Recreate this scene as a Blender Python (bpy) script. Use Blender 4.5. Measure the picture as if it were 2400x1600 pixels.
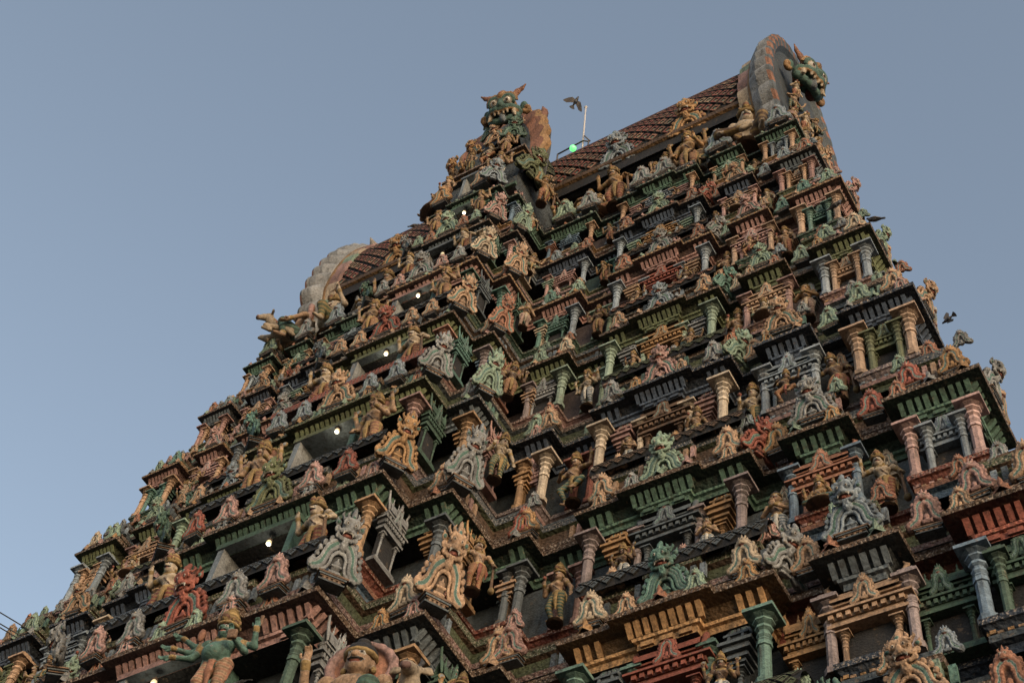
import bpy, math, random
import numpy as np
from mathutils import Vector, Matrix
random.seed(7)
for o in list(bpy.data.objects): bpy.data.objects.remove(o)
SC = bpy.context.scene
COL = SC.collection
R_ = math.radians

# ------------------------------------------------------------------ camera
EYE = 1.6
cam = bpy.data.objects.new('camera', bpy.data.cameras.new('camera'))
COL.objects.link(cam)
CR = np.array([[0.8587, 0.4976, 0.1225], [-0.3653, 0.7621, -0.5345], [-0.3593, 0.4142, 0.8362]])
u_, s_, v_ = np.linalg.svd(CR); CR = u_ @ v_
cam.matrix_world = Matrix(((CR[0][0], -CR[1][0], -CR[2][0], 0), (CR[0][1], -CR[1][1], -CR[2][1], 0),
                           (CR[0][2], -CR[1][2], -CR[2][2], EYE), (0, 0, 0, 1)))
cam.data.sensor_width = 36
cam.data.lens = 52.93
cam.data.clip_end = 2000
SC.camera = cam

# ------------------------------------------------------------------ sky, sun, exposure
SUN_EL, SUN_AZ = 9.0, 125.0           # azimuth of the sun, clockwise from +Y
W = bpy.data.worlds.new('World'); SC.world = W; W.use_nodes = True
nt = W.node_tree; nt.nodes.clear()
wo = nt.nodes.new('ShaderNodeOutputWorld'); bg = nt.nodes.new('ShaderNodeBackground')
sky = nt.nodes.new('ShaderNodeTexSky'); sky.sky_type = 'NISHITA'; sky.sun_disc = False
sky.sun_elevation = R_(SUN_EL); sky.sun_rotation = R_(SUN_AZ)
sky.air_density = 1.0; sky.dust_density = 3.0; sky.ozone_density = 1.0
hs = nt.nodes.new('ShaderNodeHueSaturation'); hs.inputs['Saturation'].default_value = 0.74
nt.links.new(sky.outputs[0], hs.inputs['Color']); nt.links.new(hs.outputs[0], bg.inputs['Color'])
bg.inputs['Strength'].default_value = 0.15
nt.links.new(bg.outputs[0], wo.inputs[0])
sun = bpy.data.objects.new('sun', bpy.data.lights.new('sun', 'SUN')); COL.objects.link(sun)
sun.data.energy = 0.065; sun.data.angle = R_(25); sun.data.color = (1.0, 0.72, 0.48)
sd = Vector((math.sin(R_(SUN_AZ)) * math.cos(R_(SUN_EL)), math.cos(R_(SUN_AZ)) * math.cos(R_(SUN_EL)), math.sin(R_(SUN_EL))))
sun.rotation_euler = sd.to_track_quat('Z', 'Y').to_euler()
SC.view_settings.view_transform = 'Standard'; SC.view_settings.look = 'None'
SC.view_settings.gamma = 1.0; SC.view_settings.use_curve_mapping = False
SC.view_settings.exposure = 1.2
SC.cycles.max_bounces = 4; SC.cycles.diffuse_bounces = 3; SC.cycles.glossy_bounces = 1

# ------------------------------------------------------------------ palette (linear, real-world base colours)
PAL = dict(tan=(.50, .31, .185), cream=(.60, .47, .33), pink=(.40, .22, .19), rose=(.50, .29, .26), red=(.36, .10, .065),
           terra=(.42, .18, .105), ochre=(.46, .25, .095), olive=(.16, .185, .085), green=(.08, .155, .11), teal=(.11, .24, .20),
           mint=(.27, .39, .29), slate=(.125, .155, .18), navy=(.065, .09, .135), blue=(.14, .23, .33), greyblue=(.25, .31, .37),
           grey=(.29, .30, .31), mauve=(.33, .25, .255), brown=(.19, .11, .065), dark=(.03, .03, .033), black=(.012, .012, .012),
           white=(.72, .68, .60), gold=(.42, .27, .09), moss=(.13, .155, .075), bluegrn=(.07, .13, .13))
WORD = dict(tan='tan', cream='cream', pink='dusty pink', rose='pale pink', red='red', terra='terracotta', ochre='ochre', olive='olive green',
            green='dark green', teal='teal', mint='pale green', slate='slate grey', navy='navy', blue='blue', greyblue='blue grey',
            grey='grey', mauve='mauve', brown='brown', dark='dark', moss='mossy green', white='white', gold='gold', bluegrn='dark teal', black='black')
def C(c, k=1.0, a=1.0):
    r = PAL[c] if isinstance(c, str) else c
    y = .3 * r[0] + .5 * r[1] + .2 * r[2]; r = tuple(v + (y - v) * .16 for v in r)
    return (min(1, r[0] * k), min(1, r[1] * k), min(1, r[2] * k), a)
OB = (1, 1, 1, 0)            # "takes the colour of its object"
def T(k): return (k, k, k, 0)  # the object's colour, lighter or darker paint
def lite(k=1.3): return (k, k, k, 0)

# ------------------------------------------------------------------ materials
def new_mat(name):
    m = bpy.data.materials.new(name); m.use_nodes = True
    t = m.node_tree; b = t.nodes['Principled BSDF']
    return m, t, b
def N(t, kind, **kw):
    n = t.nodes.new(kind)
    for k, v in kw.items():
        if k in n.inputs: n.inputs[k].default_value = v
        else: setattr(n, k, v)
    return n
def stucco(name, speckle=0.0, bump=0.5, carve=0.4, carve_scale=9.0, rough=0.72, dull=(.40, .76)):
    m, t, b = new_mat(name); L = t.links.new
    at = N(t, 'ShaderNodeAttribute', attribute_name='Col'); oi = N(t, 'ShaderNodeObjectInfo')
    mul = N(t, 'ShaderNodeMix', data_type='RGBA', blend_type='MULTIPLY'); mul.inputs[0].default_value = 1
    L(at.outputs['Color'], mul.inputs[6]); L(oi.outputs['Color'], mul.inputs[7])
    mx = N(t, 'ShaderNodeMix', data_type='RGBA'); L(at.outputs['Alpha'], mx.inputs[0]); L(mul.outputs[2], mx.inputs[6]); L(at.outputs['Color'], mx.inputs[7])
    geo = N(t, 'ShaderNodeNewGeometry')
    # broad fading of the paint
    n1 = N(t, 'ShaderNodeTexNoise', Scale=1.3, Detail=5.0, Roughness=0.65); L(geo.outputs['Position'], n1.inputs['Vector'])
    r1 = N(t, 'ShaderNodeMapRange'); r1.inputs[1].default_value = .3; r1.inputs[2].default_value = .7; r1.inputs[3].default_value = dull[0]; r1.inputs[4].default_value = dull[1]
    L(n1.outputs[0], r1.inputs[0])
    m1 = N(t, 'ShaderNodeMix', data_type='RGBA', blend_type='MULTIPLY'); m1.inputs[0].default_value = 1
    L(mx.outputs[2], m1.inputs[6]); L(r1.outputs[0], m1.inputs[7])
    # black mould running down in streaks and blotches
    mp = N(t, 'ShaderNodeMapping'); mp.inputs['Scale'].default_value = (5.5, 5.5, 1.5); L(geo.outputs['Position'], mp.inputs['Vector'])
    n2 = N(t, 'ShaderNodeTexNoise', Scale=1.0, Detail=6.0, Roughness=0.7); L(mp.outputs[0], n2.inputs['Vector'])
    r2 = N(t, 'ShaderNodeMapRange'); r2.inputs[1].default_value = .52; r2.inputs[2].default_value = .70; r2.inputs[3].default_value = 0; r2.inputs[4].default_value = .80
    L(n2.outputs[0], r2.inputs[0])
    m2 = N(t, 'ShaderNodeMix', data_type='RGBA'); L(r2.outputs[0], m2.inputs[0]); L(m1.outputs[2], m2.inputs[6]); m2.inputs[7].default_value = (.035, .03, .026, 1)
    # bare plaster where the paint has flaked
    n3 = N(t, 'ShaderNodeTexNoise', Scale=4.2, Detail=7.0, Roughness=0.75); L(geo.outputs['Position'], n3.inputs['Vector'])
    r3 = N(t, 'ShaderNodeMapRange'); r3.inputs[1].default_value = .60; r3.inputs[2].default_value = .66; r3.inputs[3].default_value = 0; r3.inputs[4].default_value = .5
    L(n3.outputs[0], r3.inputs[0])
    m3 = N(t, 'ShaderNodeMix', data_type='RGBA'); L(r3.outputs[0], m3.inputs[0]); L(m2.outputs[2], m3.inputs[6]); m3.inputs[7].default_value = (.20, .135, .085, 1)
    # fine grime settled into the plaster
    n5 = N(t, 'ShaderNodeTexNoise', Scale=15.0, Detail=5.0, Roughness=0.7); L(geo.outputs['Position'], n5.inputs['Vector'])
    r5 = N(t, 'ShaderNodeMapRange'); r5.inputs[1].default_value = .38; r5.inputs[2].default_value = .60; r5.inputs[3].default_value = .66; r5.inputs[4].default_value = 1.06
    L(n5.outputs[0], r5.inputs[0])
    m5 = N(t, 'ShaderNodeMix', data_type='RGBA', blend_type='MULTIPLY'); m5.inputs[0].default_value = 1; L(m3.outputs[2], m5.inputs[6]); L(r5.outputs[0], m5.inputs[7])
    last = m5
    if speckle:
        n4 = N(t, 'ShaderNodeTexNoise', Scale=26.0, Detail=3.0); L(geo.outputs['Position'], n4.inputs['Vector'])
        r4 = N(t, 'ShaderNodeMapRange'); r4.inputs[1].default_value = .52; r4.inputs[2].default_value = .62; r4.inputs[3].default_value = 0; r4.inputs[4].default_value = speckle
        L(n4.outputs[0], r4.inputs[0])
        m4 = N(t, 'ShaderNodeMix', data_type='RGBA'); L(r4.outputs[0], m4.inputs[0]); L(m5.outputs[2], m4.inputs[6]); m4.inputs[7].default_value = (.30, .25, .21, 1)
        last = m4
    L(last.outputs[2], b.inputs['Base Color'])
    b.inputs['Roughness'].default_value = rough
    b.inputs['Specular IOR Level'].default_value = .25
    # relief: carved ornament plus rough plaster
    tc = N(t, 'ShaderNodeTexCoord')
    vo = N(t, 'ShaderNodeTexVoronoi', Scale=carve_scale); vo.feature = 'SMOOTH_F1'; L(tc.outputs['Object'], vo.inputs['Vector'])
    nb = N(t, 'ShaderNodeTexNoise', Scale=22.0, Detail=4.0); L(geo.outputs['Position'], nb.inputs['Vector'])
    ad = N(t, 'ShaderNodeMath', operation='MULTIPLY_ADD'); L(vo.outputs['Distance'], ad.inputs[0]); ad.inputs[1].default_value = carve; L(nb.outputs[0], ad.inputs[2])
    bp = N(t, 'ShaderNodeBump', Strength=bump, Distance=.06); L(ad.outputs[0], bp.inputs['Height']); L(bp.outputs[0], b.inputs['Normal'])
    return m
M_STUC = stucco('painted_stucco', bump=.35, carve=.0)
M_CARV = stucco('carved_stucco', bump=.6, carve=1.4, carve_scale=13)
M_RELF = stucco('relief_stucco', bump=.40, carve=.6, carve_scale=17)
M_LEDGE = stucco('weathered_ledge', speckle=.75, bump=.9, carve=1.5, carve_scale=14)
def plain(name, col, rough=.6, metal=0.0, emit=None, es=0.0):
    m, t, b = new_mat(name)
    b.inputs['Base Color'].default_value = (*col, 1); b.inputs['Roughness'].default_value = rough; b.inputs['Metallic'].default_value = metal
    if emit: b.inputs['Emission Color'].default_value = (*emit, 1); b.inputs['Emission Strength'].default_value = es
    return m
M_DARK = plain('dark_interior', (.02, .02, .022), .9)
M_METAL = plain('painted_steel', (.10, .085, .075), .5, .3)
M_POLE = plain('pale_pole', (.45, .42, .40), .5)
M_WIRE = plain('cable_rubber', (.02, .02, .02), .6)
M_BULB = plain('lit_bulb', (.9, .85, .7), .3, 0, (1.0, .93, .72), 1.6)
M_BULBW = plain('bulb_glass', (.62, .56, .40), .2, 0, (1.0, .85, .5), .12)
M_GREENB = plain('green_lamp', (.2, .8, .3), .3, 0, (.10, .85, .16), .8)
M_FEATHER = plain('feathers', (.022, .022, .028), .6)
M_FEATHER2 = plain('wing_feathers', (.075, .062, .055), .7)

# ------------------------------------------------------------------ objects
def tag(o, label=None, cat=None, group=None, kind=None):
    if label: o['label'] = label
    if cat: o['category'] = cat
    if group: o['group'] = group
    if kind: o['kind'] = kind
    return o
def empty(name, loc=(0, 0, 0), rz=0.0, scale=1.0):
    o = bpy.data.objects.new(name, None); COL.objects.link(o)
    o.location = loc; o.rotation_euler = (0, 0, rz)
    o.scale = (scale,) * 3 if not isinstance(scale, (tuple, list)) else scale
    o.empty_display_size = .2
    return o
def link(name, mesh, parent=None, loc=(0, 0, 0), rz=0.0, scale=1.0, color=None):
    o = bpy.data.objects.new(name, mesh); COL.objects.link(o)
    o.location = loc; o.rotation_euler = (0, 0, rz)
    o.scale = (scale,) * 3 if not isinstance(scale, (tuple, list)) else scale
    if parent: o.parent = parent
    if color is not None:
        c = C(color)
        o.color = (*c[:3], 1)
    return o
KIDS = {}
def copy_tree(o, parent=None):
    c = o.copy(); COL.objects.link(c); c.parent = parent
    for ch in o.children: copy_tree(ch, c)
    return c

class MB:
    """Collects faces with a colour and a material each; build() makes ONE mesh."""
    def __init__(s): s.v, s.f, s.c, s.m, s.sm = [], [], [], [], []
    def quad(s, pts, col, mi=0, smooth=False):
        n = len(s.v); s.v += [tuple(p) for p in pts]; s.f.append(tuple(range(n, n + len(pts)))); s.c.append(col); s.m.append(mi); s.sm.append(smooth)
    def box(s, x0, x1, y0, y1, z0, z1, col, mi=0, top=None, bot=None, taper=0.0, faces='xXyYzZ'):
        t = taper
        a = [(x0, y0, z0), (x1, y0, z0), (x1, y1, z0), (x0, y1, z0)]
        b = [(x0 + t, y0 + t, z1), (x1 - t, y0 + t, z1), (x1 - t, y1 - t, z1), (x0 + t, y1 - t, z1)]
        n = len(s.v); s.v += a + b
        for key, f in zip('zZyXYx', [(3, 2, 1, 0), (4, 5, 6, 7), (0, 1, 5, 4), (1, 2, 6, 5), (2, 3, 7, 6), (3, 0, 4, 7)]):
            if key in faces:
                s.f.append(tuple(n + i for i in f)); s.c.append(top if (key == 'Z' and top) else bot if (key == 'z' and bot) else col); s.m.append(mi); s.sm.append(False)
    def rings(s, rows, n, cols, mi=0, smooth=True, phase=0.0, cx=0, cy=0, cap=True, sq=None):
        """rows of (radius, z); cols one per gap. sq: set of rows that are square."""
        base = len(s.v); 
        for k, (r, z) in enumerate(rows):
            for i in range(n):
                a = phase + 2 * math.pi * i / n
                x, y = math.cos(a), math.sin(a)
                if sq and k in sq:
                    q = 1 / max(abs(x), abs(y)); x, y = x * q, y * q
                s.v.append((cx + r * x, cy + r * y, z))
        for k in range(len(rows) - 1):
            for i in range(n):
                j = (i + 1) % n
                s.f.append((base + k * n + i, base + k * n + j, base + (k + 1) * n + j, base + (k + 1) * n + i)); s.c.append(cols[k] if isinstance(cols, list) else cols); s.m.append(mi); s.sm.append(smooth)
        if cap:
            s.f.append(tuple(base + i for i in range(n))[::-1]); s.c.append(cols[0] if isinstance(cols, list) else cols); s.m.append(mi); s.sm.append(False)
            e = base + (len(rows) - 1) * n
            s.f.append(tuple(e + i for i in range(n))); s.c.append(cols[-1] if isinstance(cols, list) else cols); s.m.append(mi); s.sm.append(False)
    def tube(s, pts, rad, col, n=6, mi=0):
        pts = [Vector(p) for p in pts]; base = len(s.v)
        rad = rad if isinstance(rad, (list, tuple)) else [rad] * len(pts)
        for k, p in enumerate(pts):
            d = (pts[min(k + 1, len(pts) - 1)] - pts[max(k - 1, 0)]).normalized()
            a = d.orthogonal().normalized() if abs(d.z) > .95 else d.cross(Vector((0, 0, 1))).normalized(); b = d.cross(a)
            for i in range(n):
                t = 2 * math.pi * i / n; s.v.append(tuple(p + (a * math.cos(t) + b * math.sin(t)) * rad[k]))
        for k in range(len(pts) - 1):
            for i in range(n):
                j = (i + 1) % n
                s.f.append((base + k * n + i, base + k * n + j, base + (k + 1) * n + j, base + (k + 1) * n + i)); s.c.append(col); s.m.append(mi); s.sm.append(True)
        for e, rv in ((0, True), (len(pts) - 1, False)):
            f = tuple(base + e * n + i for i in range(n)); s.f.append(f[::-1] if rv else f); s.c.append(col); s.m.append(mi); s.sm.append(False)
    def mesh(s, name, mats):
        me = bpy.data.meshes.new(name); me.from_pydata(s.v, [], s.f)
        for m in mats: me.materials.append(m)
        me.polygons.foreach_set('material_index', s.m); me.polygons.foreach_set('use_smooth', s.sm)
        cnt = np.array([len(f) for f in s.f]); cc = np.repeat(np.array(s.c, dtype=np.float32), cnt, axis=0)
        ca = me.color_attributes.new('Col', 'FLOAT_COLOR', 'CORNER'); ca.data.foreach_set('color', cc.ravel())
        me.update(); return me
    def build(s, name, mats, parent=None, **kw): return link(name, s.mesh(name, mats), parent, **kw)

# ------------------------------------------------------------------ sculpting: union of soft primitives turned into one surface
class Sculpt:
    def __init__(s, k=.03): s.p, s.k = [], k
    def cap(s, a, b, ra, rb=None, col=OB, fy=1.0, k=None): s.p.append(('c', np.array(a, float), np.array(b, float), ra, ra if rb is None else rb, col, fy, k)); return s
    def tube(s, pts, rad, col=OB, fy=1.0, k=None):
        n = len(pts); rr = rad if isinstance(rad, (list, tuple)) else [rad] * n
        if isinstance(rad, tuple) and len(rad) == 2 and n != 2: rr = [rad[0] + (rad[1] - rad[0]) * i / (n - 1) for i in range(n)]
        for i in range(n - 1): s.cap(pts[i], pts[i + 1], rr[i], rr[i + 1], col, fy, k)
        return s
    def ell(s, c, r, col=OB, k=None): s.p.append(('e', np.array(c, float), np.array(r if isinstance(r, (tuple, list)) else (r, r, r), float), col, k)); return s
    def box(s, c, h, rd=.01, col=OB, k=None): s.p.append(('b', np.array(c, float), np.array(h, float), rd, col, k)); return s
    def mir(s, fn):
        n = len(s.p); fn(s)
        for q in s.p[n:]:
            q = list(q)
            for i in (1, 2):
                if q[0] == 'c' or i == 1: q[i] = q[i] * np.array([-1, 1, 1])
            s.p.append(tuple(q))
        return s
    @staticmethod
    def dist(q, X, Y, Z):
        if q[0] == 'c':
            _, a, b, ra, rb, _, fy, _ = q
            px, py, pz = X - a[0], (Y - a[1]) / fy, Z - a[2]
            d = (b - a).copy(); d[1] /= fy; L = max(d @ d, 1e-12)
            t = np.clip((px * d[0] + py * d[1] + pz * d[2]) / L, 0, 1)
            return (np.sqrt((px - t * d[0]) ** 2 + (py - t * d[1]) ** 2 + (pz - t * d[2]) ** 2) - (ra + (rb - ra) * t)) * min(1, fy)
        if q[0] == 'e':
            _, c, r, _, _ = q
            return (np.sqrt(((X - c[0]) / r[0]) ** 2 + ((Y - c[1]) / r[1]) ** 2 + ((Z - c[2]) / r[2]) ** 2) - 1) * r.min()
        _, c, h, rd, _, _ = q
        dx, dy, dz = abs(X - c[0]) - h[0] + rd, abs(Y - c[1]) - h[1] + rd, abs(Z - c[2]) - h[2] + rd
        return np.sqrt(np.maximum(dx, 0) ** 2 + np.maximum(dy, 0) ** 2 + np.maximum(dz, 0) ** 2) + np.minimum(np.maximum(np.maximum(dx, dy), dz), 0) - rd
    @staticmethod
    def bounds(q):
        if q[0] == 'c':
            r = max(q[3], q[4]); rr = np.array([r, r * max(q[6], .2), r]); return np.minimum(q[1], q[2]) - rr, np.maximum(q[1], q[2]) + rr
        return q[1] - q[2], q[1] + q[2]
    def mesh(s, name, mats, res=.02, colfn=None, matfn=None):
        B = [s.bounds(q) for q in s.p]
        lo = np.min([b[0] for b in B], 0) - 3 * res; hi = np.max([b[1] for b in B], 0) + 3 * res
        n = np.ceil((hi - lo) / res).astype(int) + 1
        F = np.full(n, 1.0, np.float32); ax = [lo[i] + res * np.arange(n[i]) for i in range(3)]
        for q, (b0, b1) in zip(s.p, B):
            k = q[-1] if q[-1] is not None else s.k
            m = max(k, 2.5 * res) + res
            i0 = np.maximum(((b0 - m - lo) / res).astype(int), 0); i1 = np.minimum(((b1 + m - lo) / res).astype(int) + 2, n)
            sl = tuple(slice(i0[i], i1[i]) for i in range(3))
            d = s.dist(q, ax[0][sl[0]][:, None, None], ax[1][sl[1]][None, :, None], ax[2][sl[2]][None, None, :]).astype(np.float32)
            a = F[sl]; h = np.maximum(k - np.abs(a - d), 0) / k
            F[sl] = np.minimum(a, d) - h * h * k * .25
        ins = F < 0
        # surface nets
        cs = [slice(0, -1), slice(1, None)]
        corners = [F[cs[i], :, :][:, cs[j], :][:, :, cs[l]] for i in (0, 1) for j in (0, 1) for l in (0, 1)]
        st = np.stack([c < 0 for c in corners]); act = st.any(0) & ~st.all(0)
        idx = np.full(act.shape, -1, np.int64); ii = np.argwhere(act); idx[act] = np.arange(len(ii))
        vals = np.stack([c[act] for c in corners], 1)
        offs = np.array([(i, j, l) for i in (0, 1) for j in (0, 1) for l in (0, 1)], float)
        acc = np.zeros((len(ii), 3)); cnt = np.zeros(len(ii))
        for a in range(8):
            for b in range(a + 1, 8):
                if np.abs(offs[a] - offs[b]).sum() != 1: continue
                va, vb = vals[:, a], vals[:, b]; x = (va < 0) != (vb < 0)
                t = np.where(x, va / np.where(np.abs(va - vb) < 1e-9, 1e-9, va - vb), 0)
                acc += np.where(x[:, None], offs[a] + t[:, None] * (offs[b] - offs[a]), 0); cnt += x
        V = lo + res * (ii + acc / cnt[:, None])
        faces = []
        for axis in range(3):
            o = [1, 1, 1]; 
            A = ins; sA = [slice(1, -1)] * 3; sB = [slice(1, -1)] * 3
            sA[axis] = slice(0, -1); sB[axis] = slice(1, None)
            a, b = A[tuple(sA)], A[tuple(sB)]
            e = np.argwhere(a != b)
            if not len(e): continue
            fl = a[tuple(e.T)]
            base = e.copy()
            for d in range(3):
                if d != axis: base[:, d] += 1
            u, w = [d for d in range(3) if d != axis]
            def cell(du, dw):
                c = base.copy(); c[:, u] -= du; c[:, w] -= dw; return idx[tuple(c.T)]
            q = np.stack([cell(1, 1), cell(0, 1), cell(0, 0), cell(1, 0)], 1)
            flip = fl if axis != 1 else ~fl
            q[~flip] = q[~flip][:, ::-1]
            faces.append(q)
        Q = np.concatenate(faces); Q = Q[(Q >= 0).all(1)]
        me = bpy.data.meshes.new(name)
        me.vertices.add(len(V)); me.vertices.foreach_set('co', V.astype(np.float32).ravel())
        me.loops.add(len(Q) * 4); me.loops.foreach_set('vertex_index', Q.astype(np.int32).ravel())
        me.polygons.add(len(Q)); me.polygons.foreach_set('loop_start', np.arange(0, len(Q) * 4, 4, dtype=np.int32))
        me.polygons.foreach_set('use_smooth', np.ones(len(Q), bool))
        for m in mats: me.materials.append(m)
        me.update(calc_edges=True); me.validate()
        best = np.full(len(V), 1e9); who = np.zeros(len(V), int)
        for i, q in enumerate(s.p):
            d = s.dist(q, V[:, 0], V[:, 1], V[:, 2]); t = d < best; best[t] = d[t]; who[t] = i
        pc = np.array([(q[5] if q[0] == 'c' else q[3] if q[0] == 'e' else q[4]) for q in s.p], np.float32)
        cc = pc[who]
        if colfn: cc = colfn(V, cc, who)
        ca = me.color_attributes.new('Col', 'FLOAT_COLOR', 'POINT'); ca.data.foreach_set('color', cc.astype(np.float32).ravel())
        return me
def arc(cx, cz, r, a0, a1, n, y=0.0, r1=None):
    r1 = r if r1 is None else r1
    return [(cx + (r + (r1 - r) * i / (n - 1)) * math.cos(R_(a0 + (a1 - a0) * i / (n - 1))), y, cz + (r + (r1 - r) * i / (n - 1)) * math.sin(R_(a0 + (a1 - a0) * i / (n - 1)))) for i in range(n)]
def smooth(pts, n=4):
    out = []; P = [np.array(p, float) for p in pts]; P = [2 * P[0] - P[1]] + P + [2 * P[-1] - P[-2]]
    for i in range(1, len(P) - 2):
        for j in range(n):
            t = j / n; a, b, c, d = P[i - 1:i + 3]
            out.append(tuple(.5 * ((2 * b) + (-a + c) * t + (2 * a - 5 * b + 4 * c - d) * t * t + (-a + 3 * b - 3 * c + d) * t ** 3)))
    out.append(tuple(P[-2])); return out
# ================================================================== prototypes
PROTO = {}
SM = [M_STUC]
# ---- column: unit height, octagonal shaft, bulbous neck, wide square abacus
def column_mesh(name, slim=False):
    m = MB(); n = 8; ph = math.pi / 8
    rows = [(.150, 0), (.150, .075), (.105, .085), (.102, .50), (.128, .505), (.118, .56), (.128, .575), (.100, .60), (.122, .635), (.124, .655), (.092, .68), (.096, .70),
            (.140, .722), (.146, .745), (.098, .765), (.102, .778), (.175, .805), (.180, .818), (.120, .832), (.150, .850), (.225, .872), (.215, .882)]
    cols = [T(.9), T(1), T(1.05), T(1.0), T(1.3), T(.85), T(1.25), T(.8), T(1.3), T(.75), T(1.1), T(.9), T(1.3), T(.7), T(1.0), T(.9), T(1.3), T(.7), T(.9), T(.8), T(1.2)]
    m.rings(rows, n, cols, smooth=False, phase=ph, sq={0, 1})
    m.box(-.255, .255, -.255, .255, .884, .925, T(1.15), bot=T(.9))
    m.box(-.15, .15, -.15, .15, .926, 1.0, T(1.05)); m.box(-.19, .19, -.1, .1, .95, .985, T(1.2))
    return m.mesh(name, SM)
PROTO['column'] = column_mesh('column')
# ---- small spade-shaped gable (horseshoe arch with a bud on top), flat relief, about 1 wide, 1 high
def nasi_sculpt(lo=False):
    s = Sculpt(.02)
    edge, inl = T(1.24), C('teal', 1.1)
    path = smooth([(0, -.02, .72), (.13, -.02, .65), (.20, -.02, .52), (.19, -.02, .39), (.25, -.02, .24), (.38, -.02, .15), (.47, -.02, .10)], 3)
    cur = arc(.43, .17, .085, -90, 190, 7, -.02, .03)
    def half(s):
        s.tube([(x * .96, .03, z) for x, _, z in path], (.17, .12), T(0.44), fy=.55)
        s.tube([(x + .045 if i > 0 else x, -.05, z + .045) for i, (x, _, z) in enumerate(path)], (.045, .04), edge)
        s.tube([(x - .06 if i > 0 else x, -.05, z - .055) for i, (x, _, z) in enumerate(path)], (.04, .035), T(1.10))
        s.tube([(x, -.045, z) for x, _, z in path[2:-2]], (.035, .03), inl)
        s.tube(cur, (.05, .03), edge)
        for i, (x, z, a) in enumerate(((.17, .79, 70), (.29, .70, 45), (.335, .57, 20), (.33, .44, 5), (.385, .33, 0))):
            r = .062 - .004 * i; s.tube(arc(x, z, r * .75, a - 140, a + 100, 6, -.01, r * .2), (r * .6, r * .4), T(1.3 if i % 2 else .95)); s.ell((x, .04, z), (r * 1.15, .06, r * 1.1), T(.6))
        s.ell((.10, -.085, .47), (.03, .025, .03), T(1.4))
    s.mir(half)
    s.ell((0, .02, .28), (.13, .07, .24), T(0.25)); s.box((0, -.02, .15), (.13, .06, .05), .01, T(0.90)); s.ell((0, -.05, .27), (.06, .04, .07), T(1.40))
    # little face and crest
    s.ell((0, -.05, .80), (.125, .11, .10), T(1.0)); s.mir(lambda s: (s.ell((.06, -.14, .835), .028, C('cream', .8)), s.ell((.06, -.166, .835), .012, C('black'), k=.004), s.tube([(.02, -.15, .755), (.10, -.11, .75), (.16, -.05, .79)], .024, T(1.5)), s.ell((.145, -.0, .88), (.045, .03, .055), T(1.2)), s.tube([(.06, -.03, .90), (.11, -.01, .98), (.07, .0, 1.03)], (.035, .012), T(1.3))))
    s.ell((0, -.155, .795), (.03, .03, .03), T(1.4)); s.ell((0, -.09, .725), (.07, .05, .03), C('red', .7), k=.01); s.cap((0, -.03, .92), (0, .0, 1.08), .05, .015, T(1.2))
    return s
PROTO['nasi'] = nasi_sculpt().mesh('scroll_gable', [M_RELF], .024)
# tiny leaf for the eaves
def leaf_mesh():
    m = MB(); pts = [(-.5, 0), (-.42, .2), (-.22, .3), (-.3, .5), (-.12, .62), (-.1, .82), (0, 1.0), (.1, .82), (.12, .62), (.3, .5), (.22, .3), (.42, .2), (.5, 0)]
    n = len(pts)
    for i in range(n - 1):
        a, b = pts[i], pts[i + 1]; c = (0, .32)
        m.quad([(b[0], -.06, b[1]), (a[0], -.06, a[1]), (c[0], -.17, c[1])], T(1.1 if i % 2 else .8))
        m.quad([(b[0], .08, b[1]), (a[0], .08, a[1]), (a[0], -.06, a[1]), (b[0], -.06, b[1])], T(1.25))
    m.quad([(x, .08, z) for x, z in pts], T(.7))
    return m.mesh('eave_leaf', SM)
PROTO['leaf'] = leaf_mesh()

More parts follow.
